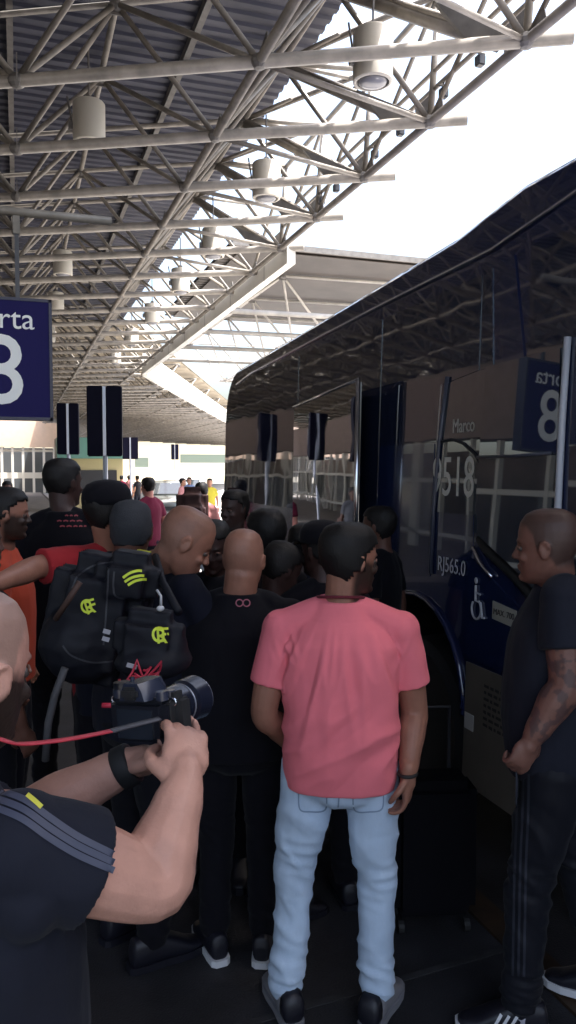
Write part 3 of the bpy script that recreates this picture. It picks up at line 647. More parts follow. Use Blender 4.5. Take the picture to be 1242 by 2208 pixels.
def person(label, pos, face, H=1.75, wide=1.0, skin='tan', shirt=C_BLACK, pants=C_BLACK, shoes=M_SHOE, sole=None, hair=None, hairline=.0, stub=None, beard=None,
           head_yaw=0, head_pitch=0, lean=0, arms=None, legs=None, sleeve=.62, vox=.012, group=None, fold=None, hem=.84, head_at=None, eyes=False, cap=None,
           hair_th=.007, detail=True, belly=0, hands=None, shirt_vox=None, name='person', pantfold=.006, sock=None, shoulders=1.0, pants_tight=1.0, collar=False, tattoo=False, heel=None):
    """one continuous body with clothes, hair and shoes as its children; pos on the ground, face in degrees clockwise from +Y"""
    S = H/1.75; a = R(face); F = Vector((math.sin(a), math.cos(a), 0)); Rt = Vector((math.cos(a), -math.sin(a), 0)); Z = Vector((0, 0, 1))
    pos = Vector(pos); la = R(lean)
    def bend(p):
        x, y, z = p
        t = max(0, min(1, (z-.92)/.22)); t = t*t*(3-2*t); g = la*t; zz = z-.97
        return (x, y*math.cos(g)+zz*math.sin(g), .97+zz*math.cos(g)-y*math.sin(g))
    def W(p, b=True):
        if b: p = bend(p)
        return (Rt*p[0]+F*p[1])*S+Z*p[2]*S
    def frame(z):
        t = max(0, min(1, (z-.92)/.22)); t = t*t*(3-2*t); g = la*t
        return F*math.cos(g)-Z*math.sin(g)
    wf = wide
    sh = {s: W((s*.170*shoulders*wf**.6, -.01, 1.375)) for s in (-1, 1)}
    joints = {}
    arms = arms or {}
    for s, k in ((-1, 'L'), (1, 'R')):
        A = arms.get(k)
        if A is None: A = dict(el=(s*(.235*wf), -.035, 1.13), wr=(s*(.255*wf), .04, .885))
        el, wr = A['el'], A['wr']
        if not A.get('world'): el, wr = W(el, A.get('bend', False)), W(wr, A.get('bend', False))
        else: el, wr = Vector(el)-pos, Vector(wr)-pos
        joints[k] = (A.get('sh') and Vector(A['sh'])-pos or sh[s], el, wr, A)
    legs = legs or {}
    lg = {}
    for s, k in ((-1, 'L'), (1, 'R')):
        Lg = legs.get(k) or dict(kn=(s*.11, .02, .50), an=(s*.115, -.02, .085), toe=8*s)
        lg[k] = (W((s*.092*wf, 0, .90), False), W(Lg['kn'], False), W(Lg['an'], False), Lg.get('toe', 8*s))
    hc = W((0, .02, 1.615)) if head_at is None else Vector(head_at)-pos
    hy = R(face+head_yaw); HF = Vector((math.sin(hy), math.cos(hy), 0)); HR = Vector((math.cos(hy), -math.sin(hy), 0))
    hp = R(head_pitch); HU = Z*math.cos(hp)+HF*math.sin(hp); HF = HF*math.cos(hp)-Z*math.sin(hp)
    # body
    mb = MB()
    secs = [(.86, .150, .10, 0), (.98, .150, .10, 0), (1.09, .142, .098, .004), (1.22, .158, .105, .004), (1.32, .160, .100, 0), (1.385, .12, .080, -.008), (1.45, .06, .058, -.014)]
    mb.loft([ringsec(W((0, cy, z)), rx*wf*S, (ry+belly*.5*math.exp(-((z-1.08)/.13)**2))*wf*S, Rt, frame(z)) for z, rx, ry, cy in secs])
    nb = W((0, -.02, 1.44))
    chain(mb, [nb, (nb*.45+(hc-HU*.075*S-HF*.02*S)*.55), hc-HU*.045*S-HF*.022*S], [.066*S*wf**.5, .058*S*wf**.5, .060*S*wf**.4], 16)
    for s in (-1, 1): chain(mb, [W((s*.03, -.02, 1.460)), W((s*.10*wf**.6, -.018, 1.418)), sh[s]], [.038*S, .042*S, .048*S], 12)
    for k, (a0, el, wr, A) in joints.items():
        s = 1 if k == 'R' else -1; th = A.get('th', 1)*S*wf**.7
        m1 = a0.lerp(el, .45); m2 = el.lerp(wr, .3); m3 = el.lerp(wr, .75)
        chain(mb, [a0, m1, el, m2, m3, wr], [.056*th, .052*th, .044*th, .044*th, .033*th, .026*th], 14, 6)
        hd = Vector(A['hd']) if 'hd' in A else (wr-el).normalized()+F*.05
        pn = Vector(A['pn']) if 'pn' in A else (F*.3-Rt*s*1.0)
        if vox <= .012: hand_parts(mb, wr, hd, pn, S*A.get('hs', 1.0), A.get('curl', .45), side=A.get('side', -s), spread=A.get('spread', .12))
        else: chain(mb, [wr, wr+hd.normalized()*.08*S, wr+hd.normalized()*.16*S], [.027*S, .034*S, .018*S])
    for k, (hp_, kn, an, toe) in lg.items():
        chain(mb, [hp_, hp_.lerp(kn, .5), kn, kn.lerp(an, .35), an], [.082*S, .07*S, .052*S, .050*S, .036*S], 14)
        ta = R(face+toe); TF = Vector((math.sin(ta), math.cos(ta), 0)); chain(mb, [an-TF*.02*S-Z*.03*S, an+TF*.10*S-Z*.045*S, an+TF*.16*S-Z*.055*S], [.028*S, .026*S, .018*S])
    q, M = head_parts(mb, hc, HF, HU, S)
    me = bake(mb, vox, 2 if vox < .008 else 3)
    base = np.array(SKIN[skin] if isinstance(skin, str) else skin)
    n = len(me.vertices); co = np.empty(n*3); me.vertices.foreach_get('co', co); co = co.reshape(-1, 3)
    Hm = np.array([list(HR), list(HF), list(HU)]); loc = ((co-np.array(hc))@Hm.T)/S
    tint = np.tile(np.append(base, 1), (n, 1))
    def blend(mask, col, amt): tint[:, :3] = tint[:, :3]*(1-mask[:, None]*amt)+np.array(col)*mask[:, None]*amt
    inh = (np.abs(loc[:, 0]) < .13) & (np.abs(loc[:, 1]) < .15) & (np.abs(loc[:, 2]) < .16)
    sm = lambda x: np.clip(x, 0, 1)
    if stub is not None:
        hl = np.interp(loc[:, 1], [-.11, -.04, -.015, .015, .025, .05, .08], [-.075, -.07, -.02, -.02, .03, .058, .066]); m = sm((loc[:, 2]-hl)/.02)*inh*(np.abs(loc[:, 0]) < .080); blend(m, stub[0], stub[1])
    if beard is not None:
        z, y = loc[:, 2], loc[:, 1]; m = sm((.004-z-.6*(np.maximum(0, .03-y)))/.018)*sm((y+.032)/.02)*sm((z+.15)/.02)*inh
        m = np.maximum(m, sm((.022-np.abs(y-.018))/.01)*sm((.01-z)/.02)*sm((z+.09)/.02)*inh*(np.abs(loc[:, 0]) < .078)); blend(m, beard, .97)
    lipm = np.exp(-((loc[:, 2]+.067)/.008)**2)*sm((loc[:, 1]-.082)/.01)*sm((.024-np.abs(loc[:, 0]))/.006)*inh; blend(lipm, base*np.array([.8, .45, .45]), .6)
    brm = np.exp(-((loc[:, 2]-.019)/.006)**2)*sm((loc[:, 1]-.062)/.01)*sm((.048-np.abs(loc[:, 0]))/.01)*sm((np.abs(loc[:, 0])-.012)/.006)*inh; blend(brm, (.015, .01, .008), .8)
    if tattoo:
        el_ = np.array(joints['L'][1]); dd_ = np.linalg.norm(co-el_, axis=1); nn_ = np.array([noise.noise(Vector(c)*28)+.6*noise.noise(Vector(c)*60) for c in co]); blend(sm((.24-dd_)/.05)*sm((nn_-.02)/.12), (.035, .028, .035), .6)
    at_ = me.color_attributes.new('tint', 'FLOAT_COLOR', 'POINT'); at_.data.foreach_set('color', tint.astype(np.float32).ravel())
    me.materials.clear()
    body = link(name, me, M_SKIN, None, True, pos); tag(body, label, 'person', group)
    def child(mb_, nm, m, vx=None, sm_=3, fn=None, lab=None):
        if vx: me_ = bake(mb_, vx, sm_); me_.materials.clear()
        else: me_ = mb_.mesh(nm)
        if fn: noise_disp(me_, fn)
        o = link(nm, me_, m, body, True)
        if lab: o['label'] = lab
        return o
    # shirt
    mb = MB(); g = 1.0
    ss = [(hem, .172, .125, .0), (.94, .176, .128, 0), (1.04, .172, .126, .004), (1.15, .176, .128, .006), (1.26, .188, .128, .004), (1.33, .180, .120, -.002), (1.385, .146, .102, -.008), (1.43, .10, .082, -.012), (1.478, .070, .066, -.016)]
    mb.loft([ringsec(W((0, cy, z)), rx*wf*S, (ry+belly*math.exp(-((z-1.05)/.14)**2))*wf*S, Rt, frame(z), 32) for z, rx, ry, cy in ss])
    for s in (-1, 1): chain(mb, [W((s*.04, -.02, 1.455)), W((s*.105*wf**.6, -.016, 1.420)), sh[s]], [.048*S, .056*S, .062*S], 14)
    for k, (a0, el, wr, A) in joints.items():
        th = S*wf**.7*A.get('th', 1); sl_ = A.get('sleeve', sleeve)
        if sl_ <= 1:
            e = a0.lerp(el, sl_); d = (el-a0).normalized(); mb.ell(a0, (.062*th, .062*th, .062*th), n=16, m=12); pts = [a0-d*.01, a0.lerp(e, .5), e]; rr = [.058*th, .064*th, .066*th]
            mb.path([pts[0]-d*.04, *pts], [.035*th, *rr], 20)
        else: chain(mb, [a0, a0.lerp(el, .5), el, el.lerp(wr, .5), el.lerp(wr, sl_-1)], [.068*th, .066*th, .058*th, .050*th, .042*th], 16)
    if collar: mb.path([W((.066*math.cos(t), -.012+.064*math.sin(t), 1.492-.018*math.sin(t))) for t in np.linspace(0, 2*math.pi, 20)][:-1], .013*S, 8, True)
    sv = shirt_vox or max(vox, .008)
    def inv(p): return Vector((p.dot(Rt)/S, p.dot(F)/S, p.z/S))
    dfl = lambda p, nn: .004*noise.noise(Vector((p.x*11, p.y*11, p.z*6)))+.003*noise.noise(Vector((p.x*22+5, p.y*22, p.z*9)))
    shirt_o = child(mb, 'shirt', shirt, sv, 3, (lambda p, nn: fold(inv(p), nn)) if fold else dfl)
    # trousers
    mb = MB(); pt = pants_tight
    mb.loft([ringsec(W((0, -.005, z), False), rx*wf*S, ry*wf*S, Rt, F, 28) for z, rx, ry in ((.775, .085, .07), (.80, .125, .095), (.84, .155, .112), (.88, .166, .122), (.95, .160, .118), (1.01, .150, .108))])
    for k, (hp_, kn, an, toe) in lg.items():
        chain(mb, [hp_, hp_.lerp(kn, .45), kn, kn.lerp(an, .45), an+Z*.03*S], [.098*S*pt*wf**.5, .088*S*pt*wf**.5, .070*S*pt, .064*S*pt, .057*S*pt], 16)
    def pf(p, nn):
        z = p.z/S; lowb = math.exp(-((z-.17)/.10)**2); kneeb = math.exp(-((z-.52)/.12)**2)
        v = pantfold*.9*(max(0, 1-abs(noise.noise(Vector((p.x*4+2, p.y*4, z*9+p.x*9))))*3)-.4)*max(0, min(1, (.86-z)/.06)) + pantfold*.4*noise.noise(Vector((p.x*9, p.y*9, p.z*8)))+pantfold*(1.3*lowb+.8*kneeb)*(1-2*abs(noise.noise(Vector((p.x*7, p.y*7, p.z*22+3*p.x)))))
        return v
    pants_o = child(mb, 'trousers', pants, max(vox, .009), 3, pf if detail else None)
    # shoes
    for k, (hp_, kn, an, toe) in lg.items():
        ta = R(face+toe); TF = Vector((math.sin(ta), math.cos(ta), 0)); TR = Vector((math.cos(ta), -math.sin(ta), 0)); g0 = Vector((an.x, an.y, an.z-.085*S))
        mb = MB(); rings = []
        for y, wd, h0, h1 in ((-.085, .026, .03, .085), (-.075, .036, .018, .12), (-.03, .044, .015, .132), (.03, .044, .015, .120), (.09, .047, .015, .090), (.14, .047, .015, .06), (.18, .036, .018, .05), (.20, .018, .025, .04)):
            c = g0+TF*y*S+Z*(h0+h1)/2*S; rings.append(ringsec(c, wd*S, (h1-h0)/2*S, TR, Z, 16, 2.6))
        mb.loft(rings); sh_o = child(mb, 'shoe', shoes, .006 if detail else None, 2)
        mb = MB(); rings = []
        for y, wd in ((-.095, .022), (-.08, .038), (-.03, .043), (.03, .043), (.09, .050), (.14, .050), (.185, .038), (.208, .016)):
            rings.append([g0+TF*y*S+TR*x*wd*S+Z*zz*S for x, zz in ((-1, .004), (1, .004), (1.02, .030), (-1.02, .030))])
        mb.loft(rings); so_ = link('sole', mb.mesh('sole'), sole or shoes, sh_o)
        if heel:
            mb = MB(); mb.loft([ringsec(g0+TF*y*S+Z*(h0+h1)/2*S, (wd+.003)*S, ((h1-h0)/2+.002)*S, TR, Z, 16, 2.6) for y, wd, h0, h1 in ((-.090, .024, .035, .080), (-.080, .036, .022, .118), (-.05, .040, .02, .130))]); link('heel_counter', mb.mesh('heel_counter'), heel, sh_o, True)
        if sock: mb = MB(); mb.tube(an-Z*.02*S, an+Z*.07*S, .045*S, 14); child(mb, 'sock', sock)
    # hair or cap
    if hair is not None or cap is not None:
        mm = hair or M_HAIR; bm = bmesh.new(); th = hair_th; rows = []
        for zi in np.linspace(.122, -.09, 26):
            fr, bk, hw = (float(np.interp(-zi, [-h[0] for h in HEAD], [h[j] for h in HEAD])) for j in (1, 2, 3))
            rows.append([bm.verts.new(p) for p in head_ring(zi, fr, bk, hw, 40, th)])
        tp = bm.verts.new((0, -.015, .122+th))
        for j in range(40): bm.faces.new((tp, rows[0][j], rows[0][(j+1) % 40]))
        for a_, b_ in zip(rows[:-1], rows[1:]):
            for j in range(40): bm.faces.new((a_[j], b_[j], b_[(j+1) % 40], a_[(j+1) % 40]))
        def lim(y, x):
            l = float(np.interp(y, [-.13, -.05, -.02, .012, .022, .05, .08], [-.078+hairline, -.070+hairline, -.020+hairline, -.022+hairline, .030+hairline, .058+hairline, .066+hairline]))
            return l+.005*noise.noise(Vector((x*60, y*60, 3)))
        bmesh.ops.delete(bm, geom=[v for v in bm.verts if v.co.z < lim(v.co.y, v.co.x)], context='VERTS')
        bmesh.ops.recalc_face_normals(bm, faces=bm.faces); bmesh.ops.solidify(bm, geom=bm.faces[:], thickness=.008)
        me_ = bpy.data.meshes.new('hair'); bm.to_mesh(me_); bm.free()
        for v in me_.vertices:
            p = v.co; k = 1+.035*noise.noise(p*26)+.02*noise.noise(p*75)
            v.co = hc+(HR*p.x+HF*p.y+HU*p.z)*S*k
        link('hair', me_, mm, body, True)
    if cap is not None:
        mb = MB(); n = 24
        for i in range(1): 
            rings = []
            for zz, rr in ((.03, 1.0), (.055, 1.02), (.085, .97), (.112, .80), (.128, .5), (.134, .12)):
                rings.append([hc+(HR*(.088*rr*math.cos(t))+HF*(.108*rr*math.sin(t)-.012)+HU*(zz+.004))*S for t in np.linspace(0, 2*math.pi, n+1)[:-1]])
            mb.loft(rings)
        c_o = link('cap', mb.mesh('cap'), cap, body, True)
        mb = MB(); cf = []
        for zz in (0, .006):
            for t in np.linspace(-1, 1, 9): cf.append(hc+(HR*(.078*t)+HF*(.085+.0*t)+HU*(.035+zz))*S)
            for t in np.linspace(-1, 1, 9): cf.append(hc+(HR*(.07*t)+HF*(.155-.04*t*t)+HU*(.022+zz-.015*abs(t)))*S)
        fs = [(i, i+1, i+10, i+9) for i in range(8)]+[(18+i, 27+i, 28+i, 19+i) for i in range(8)]+[(9+i, 10+i, 28+i, 27+i) for i in range(8)]
        mb.add(cf, fs); link('brim', mb.mesh('brim'), cap, c_o, True)
    if eyes:
        for s in (-1, 1):
            mb = MB(); c = q(s*.030, .0705, -.004); mb.ell(c, (.0125*S, .0125*S, .0095*S), M, 12, 8)
            eo = link('eye', mb.mesh('eye'), mat('eye_white', (.07, .055, .05), .6), body, True)
            mb = MB(); mb.ell(q(s*.030, .081, -.004), (.0055*S, .003*S, .0055*S), M, 10, 6); link('iris', mb.mesh('iris'), mat('iris_dark', (.01, .006, .005), .5), eo, True)
            mb = MB(); mb.path([q(s*.016, .077, -.002), q(s*.030, .083, .005), q(s*.045, .074, -.001)], .0030*S, 6); link('eyelid', mb.mesh('eyelid'), mat('lid', tuple(base*.6), .5), eo, True)
    return dict(body=body, shirt=shirt_o, pants=pants_o, W=W, F=F, R=Rt, S=S, hc=hc, HF=HF, HU=HU, pos=pos, joints=joints, q=q)

def drape(pts_faces, target, parent, name, m, direction, off=.003, back=.4):
    """lay a flat mesh (world coordinates) on the target surface along a direction"""
    me = target.data; bv = BVHTree.FromPolygons([v.co.copy() for v in me.vertices], [tuple(p.vertices) for p in me.polygons])
    T = parent_origin(parent); d = Vector(direction).normalized(); vs, fs = pts_faces; out = []
    To = parent_origin(target)
    for p in vs:
        h = bv.ray_cast(Vector(p)-To-d*back, d, back*2.5)
        out.append((h[0]-d*off+To-T) if h[0] is not None else (Vector(p)-T))
    b = MB(); b.add(out, fs); return link(name, b.mesh(name), m, parent, True)
def parent_origin(o):
    v = Vector((0, 0, 0))
    while o is not None: v = v+o.location; o = o.parent
    return v
def ribbon(pts, wd, up, sub=10, cross=3):
    """flat strip through world points, wd wide across 'up'"""
    pts = [Vector(p) for p in pts]; P_ = []
    for i in range(len(pts)-1):
        p0 = pts[max(i-1, 0)]; p1 = pts[i]; p2 = pts[i+1]; p3 = pts[min(i+2, len(pts)-1)]
        for j in range(sub):
            t = j/sub; P_.append(.5*((2*p1)+(p2-p0)*t+(2*p0-5*p1+4*p2-p3)*t*t+(3*p1-p0-3*p2+p3)*t**3))
    P_.append(pts[-1]); vs = []
    for i, p in enumerate(P_):
        d = (P_[min(i+1, len(P_)-1)]-P_[max(i-1, 0)]).normalized(); c = d.cross(Vector(up)).normalized()
        for j in range(cross+1): vs.append(p+c*wd*(j/cross-.5))
    n = cross+1; fs = [(i*n+j, i*n+j+1, (i+1)*n+j+1, (i+1)*n+j) for i in range(len(P_)-1) for j in range(cross)]
    return vs, fs
def px_ribbon(pxs, D, wd, sub=8):
    return ribbon([at(x, y, D) for x, y in pxs], wd, view_dir(sum(p[0] for p in pxs)/len(pxs), sum(p[1] for p in pxs)/len(pxs)), sub)

VIEW = 18.9
# --- man in the coral pink shirt
def ridge(v, w=3.2): return max(0, 1-abs(noise.noise(v))*w)
def pink_fold(p, nn):
    x, y, z = p
    if z > 1.42: return 0
    k = 1 if y < 0 else .4
    f = max(0, min(1, (1.42-z)/.12))*max(0, min(1, (z-.80)/.05))
    fan = x/(.25+.9*max(0, 1.42-z))                  # folds fan down from the shoulder blades
    arm = max(0, min(1, (abs(x)-.185)/.03)); b_ = 1-arm
    v = b_*.019*ridge(Vector((fan*9+1.1, 1.7, z*1.3)), 2.8)*f*max(0, 1-abs(z-1.22)/.26)
    v += b_*.019*ridge(Vector((x*3.2+z*2.6, 4.2, z*10-x*8)), 2.4)*max(0, 1-abs(z-1.02)/.2)*f
    v += .010*ridge(Vector((x*12, y*5, z*13-abs(x)*24)), 2.2)*max(0, 1-abs(z-1.31)/.1)*max(0, min(1, (abs(x)-.10)/.06))*max(0, min(1, (.25-abs(x))/.03))
    v += .004*noise.noise(Vector((x*12, y*12, z*9)))
    return v*k
pp = spot(736, 2.74)
pink = person('man seen from behind in a coral pink T-shirt and pale blue jeans', pp, VIEW+4, 1.775, 1.13, 'tan', C_PINK, C_JEAN, M_SHOEG, M_SHOEG, heel=M_SHOE, hair=M_HAIR, hairline=-.012, hair_th=.009, head_at=at(757, 1207, 2.74),
              head_yaw=60, head_pitch=3, vox=.0052, shirt_vox=.007, fold=pink_fold, sleeve=.66, shoulders=1.13, hem=.83, beard=(.03, .018, .014), pantfold=.010, belly=.02,
              arms={'L': dict(world=True, el=at(570, 1535, 2.78), wr=at(655, 1630, 3.05), curl=.6), 'R': dict(world=True, el=at(893, 1530, 2.80), wr=at(880, 1672, 2.70), hd=(-.03, .04, -1), pn=(-.8, .6, 0), curl=.55)},
              legs={'L': dict(kn=(-.160, .015, .50), an=(-.185, -.03, .085), toe=-22), 'R': dict(kn=(.125, .015, .50), an=(.130, -.03, .085), toe=24)}, pants_tight=.98, eyes=True)
pb = pink['body']
mb = MB(); c = at(879, 1668, 2.70)-pp; mb.path([c+Vector((.031*math.cos(t), .031*math.sin(t), .002*math.cos(t))) for t in np.linspace(0, 2*math.pi, 17)[:-1]], .006, 8, True); link('wristband', mb.mesh('wristband'), M_RUB, pb, True)
mb = MB(); mb.path([pink['W']((.080*math.cos(t), -.014+.077*math.sin(t), 1.487-.012*math.sin(t))) for t in np.linspace(0, 2*math.pi, 25)[:-1]], .0055, 8, True); link('neckband', mb.mesh('neckband'), cloth('dark_red_rib', (.12, .02, .03)), pink['shirt'], True)
C_SEAM = mat('denim_seam', (.20, .27, .38), .8)
for pts in ([(732, 1690), (731, 1715), (729, 1742)], [(640, 1700), (642, 1745), (665, 1752), (700, 1747), (703, 1702)], [(762, 1702), (766, 1748), (800, 1752), (828, 1744), (830, 1700)]):
    vs = px_ribbon(pts, 2.6, .005, 6); drape(vs, pink['pants'], pb, 'seam', C_SEAM, view_dir(730, 1720), .002)

# --- man in profile at the right edge
rp = at(1200, 1014, 2.70); rp.z = 0
right = person('shaven man in dark polo and grey striped tracksuit standing beside the bus at right edge', rp, VIEW-76, 1.85, 1.10, (.17, .080, .060), C_CHAR, C_TRACK, M_SHOE, M_SOLE, tattoo=True, stub=((.030, .022, .02), .75), head_yaw=14, head_pitch=3,
               vox=.0055, shirt_vox=.007, sleeve=.62, hem=.86, belly=.02, sock=M_SOCK, eyes=True, pantfold=.010, collar=True,
               arms={'L': dict(world=True, sh=at(1218, 1290, 2.56), el=at(1222, 1475, 2.50), wr=at(1148, 1592, 2.50), hd=(-.55, .1, -1), pn=(.3, 1, .2), curl=.8, th=1.15, side=1)},
               legs={'L': dict(kn=(-.09, .07, .50), an=(-.095, .09, .085), toe=-5), 'R': dict(kn=(.12, -.10, .50), an=(.13, -.20, .10), toe=14)}, head_at=at(1177, 1178, 2.68))
rb = right['body']
C_STRIPE = cloth('grey_stripe', (.026, .028, .038), .6)
for dx in (-13, 0, 13):
    vs = px_ribbon([(1128+dx, 1660), (1126+dx, 1760), (1122+dx, 1850), (1120+dx, 1950), (1118+dx, 2060), (1117+dx, 2120)], 2.5, .008, 16)
    drape(vs, right['pants'], rb, 'stripe', C_STRIPE, view_dir(1126, 1880), .003)
def shoe_stripes(fig, m=M_SOLE):
    for sh in [c for c in fig['body'].children if c.name.startswith('shoe')]:
        me = sh.data; bb = np.array([v.co[:] for v in me.vertices]); c = bb.mean(0)
        side = -view_dir(1100, 2160); side.z = 0; side.normalize(); along = Vector((-side.y, side.x, 0))
        for k in (-1, 0, 1):
            o = parent_origin(sh)+Vector(c)+along*(k*.026-.01)
            vs = ribbon([o+Vector((0, 0, .030))+along*.014, o+Vector((0, 0, -.020))-along*.014], .010, side, 6, 2)
            drape(vs, sh, sh, 'shoe_stripe', m, -side, .003, .2)
shoe_stripes(right)

# --- bald man in black T-shirt seen from behind
bp_ = spot(512, 3.08)
bald = person('bald man seen from behind, black T-shirt with small pink ring mark below the collar', bp_, VIEW-4, 1.745, 1.32, 'tan', C_BLACK, C_BLACK, M_SHOE, M_SOLE, head_yaw=18, head_pitch=8, vox=.006, sleeve=.8, belly=.03, head_at=at(527, 1208, 3.08),
              arms={'L': dict(el=(-.26, .05, 1.13), wr=(-.14, .30, 1.10)), 'R': dict(el=(.27, .05, 1.12), wr=(.12, .30, 1.05))},
              legs={'L': dict(kn=(-.09, .02, .5), an=(-.10, 0, .085), toe=-20), 'R': dict(kn=(.10, .02, .5), an=(.10, -.02, .085), toe=10)}, stub=((.16, .10, .08), .25))
mb = MB(); T_ = bald['pos']
o_ = at(524, 1300, 2.9)
ring = []
for s in (-1, 1):
    pts = [o_+Vector((math.cos(YAW), -math.sin(YAW), 0))*(s*.0135+.013*math.cos(t))+Vector((0, 0, 1))*.013*math.sin(t) for t in np.linspace(0, 2*math.pi, 17)]
    vs = ribbon(pts, .0045, view_dir(524, 1300), 2, 2); drape(vs, bald['shirt'], bald['body'], 'ring_mark', mat('pink_print', (.28, .07, .10), .6), view_dir(524, 1300), .003)

# --- man bending to the right, navy top with yellow collar piping
np_ = spot(296, 3.12)
navy = person('bald man in navy top with yellow collar piping craning right, large backpack on back', np_, VIEW+50, 1.90, 1.2, 'tan', C_NAVY, C_BLACK, M_SHOE, M_SHOE, head_yaw=26, head_pitch=30, lean=13, vox=.006, sleeve=.9, head_at=at(402, 1170, 3.05), eyes=True, stub=((.10, .065, .05), .35),
              arms={'L': dict(el=(-.24, .26, 1.15), wr=(-.08, .48, 1.1)), 'R': dict(el=(.26, .24, 1.12), wr=(.10, .44, 1.05))})
mb = MB(); mb.path([navy['W']((.098*math.cos(t), -.014+.092*math.sin(t), 1.478-.012*math.sin(t))) for t in np.linspace(R(-175), R(25), 24)], .0045, 8); link('collar_piping', mb.mesh('collar_piping'), mat('yellow_piping', (.62, .60, .06), .6), navy['shirt'], True)

# --- grey-haired man wearing the big backpack
gp_ = spot(262, 3.45)
grey = person('grey haired man seen from behind, only his head showing above the large backpack', gp_, VIEW-10, 1.86, 1.12, 'brown', C_NAVY, C_BLACK, M_SHOE, M_SHOE, hair=M_HAIRG, hairline=.004, head_yaw=10, head_pitch=5, lean=4, vox=.007, sleeve=.9, head_at=at(284, 1146, 3.4),
              arms={'L': dict(el=(-.27, .15, 1.15), wr=(-.14, .36, 1.15)), 'R': dict(el=(.25, .15, 1.12), wr=(.14, .36, 1.05))})
# --- others in the crowd
person('man in a dark cap and red shirt stretching his left arm towards the left edge', spot(236, 3.55), VIEW+20, 1.84, 1.0, 'tan', C_RED, C_BLACK, hair=M_HAIR, cap=C_BLACK, head_yaw=28, vox=.008, sleeve=.95, head_at=at(236, 1104, 3.5), lean=6,
       arms={'L': dict(world=True, sh=at(205, 1205, 3.5), el=at(85, 1222, 3.3), wr=at(-20, 1262, 3.0), th=1.1), 'R': dict(el=(.24, .1, 1.15), wr=(.1, .32, 1.2))})
person('bearded man in an orange red shirt looking right at the left edge', spot(10, 4.0), VIEW+78, 1.84, 1.0, 'tan', C_ORANGE, C_NAVY, hair=M_HAIR, beard=(.03, .018, .014), head_yaw=-6, vox=.007, head_at=at(18, 1108, 3.95), eyes=True, head_pitch=4)
person('man in navy T-shirt cut off by left edge, in front of the orange shirt', spot(-58, 3.3), VIEW+40, 1.78, 1.05, 'brown', C_NAVY, C_BLACK, hair=M_HAIR, vox=.009, head_yaw=10, sleeve=.75)
big = person('tall broad man in a black T-shirt with faded red back print', spot(137, 4.6), VIEW-4, 2.03, 1.15, 'dark', C_BLACK, C_BLACK, hair=M_HAIR, hair_th=.006, head_yaw=40, vox=.009, sleeve=.7)
for j, (y, x0, x1) in enumerate(((1112, 140, 168), (1124, 122, 182), (1136, 128, 190))):
    xx = x0
    rr = random.Random(j+4)
    while xx < x1:
        l = rr.uniform(5, 13); vs = px_ribbon([(xx, y), (xx+l*.5, y-2), (xx+l, y)], 4.3, .008, 2); drape(vs, big['shirt'], big['body'], 'back_print', mat('faded_red', (.22, .03, .04), .7), view_dir(150, 1124), .004); xx += l+4
person('man with short dark hair and white collar facing the crowd beside the bus', spot(506, 5.2), VIEW+200, 1.83, .92, 'dark', C_WHITE, C_BLACK, hair=M_HAIR, hair_th=.008, vox=.009, eyes=True, head_yaw=15)
person('dark haired man turned half left behind the bald man', spot(574, 3.85), VIEW-35, 1.765, .98, 'dark', C_BLACK, C_BLACK, hair=M_HAIR, hair_th=.012, vox=.009, head_yaw=-10)
person('dark skinned man in black facing the camera between the two bald heads', spot(462, 3.7), VIEW+185, 1.72, .95, 'dark', C_BLACK, C_BLACK, hair=M_HAIR, hair_th=.006, vox=.009, eyes=True, head_pitch=15)
person('man in black looking down just right of the bald head', spot(600, 3.42), VIEW+60, 1.64, .95, 'dark', C_BLACK, C_BLACK, hair=M_HAIR, vox=.009, head_pitch=28)
person('man in a dark cap with green piping behind the pink shirt man', spot(694, 3.45), VIEW-20, 1.73, 1.02, 'dark', C_BLACK, C_BLACK, hair=M_HAIR, cap=C_BLACK, vox=.009, head_yaw=-30)
person('brown skinned man near the bus between pink shirt man and bus side', spot(822, 4.6), VIEW-60, 1.75, .92, 'brown', C_BLACK, C_BLACK, hair=M_HAIR, hair_th=.006, vox=.01)
person('man in dark team jacket with yellow specks behind the pink shirt man', spot(655, 4.1), VIEW+30, 1.68, 1.0, 'dark', C_NAVY, C_BLACK, hair=M_HAIR, vox=.01)
# far walkers in the sun
person('walker in a maroon shirt and navy trousers on the far pavement', spot(320, 11), VIEW-50, 1.86, 1.0, (.45, .2, .16), C_MAROON, C_NAVY, hair=M_HAIR, vox=.016, detail=False)
mw = person('walker in a rose shirt carrying a dark brown backpack', spot(434, 10.5), VIEW+8, 1.80, .95, (.42, .2, .14), C_ROSE, C_NAVY, hair=M_HAIR, vox=.016, detail=False)
FARP = [(262, 36, 10, C_MAROON, 'far walker in maroon, leftmost of the group by the kiosk'), (278, 37, 40, C_ROSE, 'far walker in rose, middle of the group by the kiosk'), (296, 35, -60, C_BLACK, 'far walker in black, rightmost of the group by the kiosk'),
        (393, 24, 100, C_ROSE, 'walker in pale rose in front of the grey silver car'), (408, 27, 190, C_LB, 'walker in light blue beside the grey silver car'), (452, 23, 170, C_YEL, 'walker in a yellow vest near the rear of the bus')]
for px, D, f, c, lb in FARP: person(lb, spot(px, D), VIEW+f, 1.72, .95, (.4, .2, .13), c, C_NAVY, hair=M_HAIR, vox=.02, detail=False, group='people far off in the sun')
person('woman in grey standing small before the white mullions at the left edge', spot(15, 13), VIEW+170, 1.78, .9, 'brown', cloth('grey_cotton', (.12, .12, .13)), C_NAVY, hair=M_HAIR, vox=.016, detail=False)

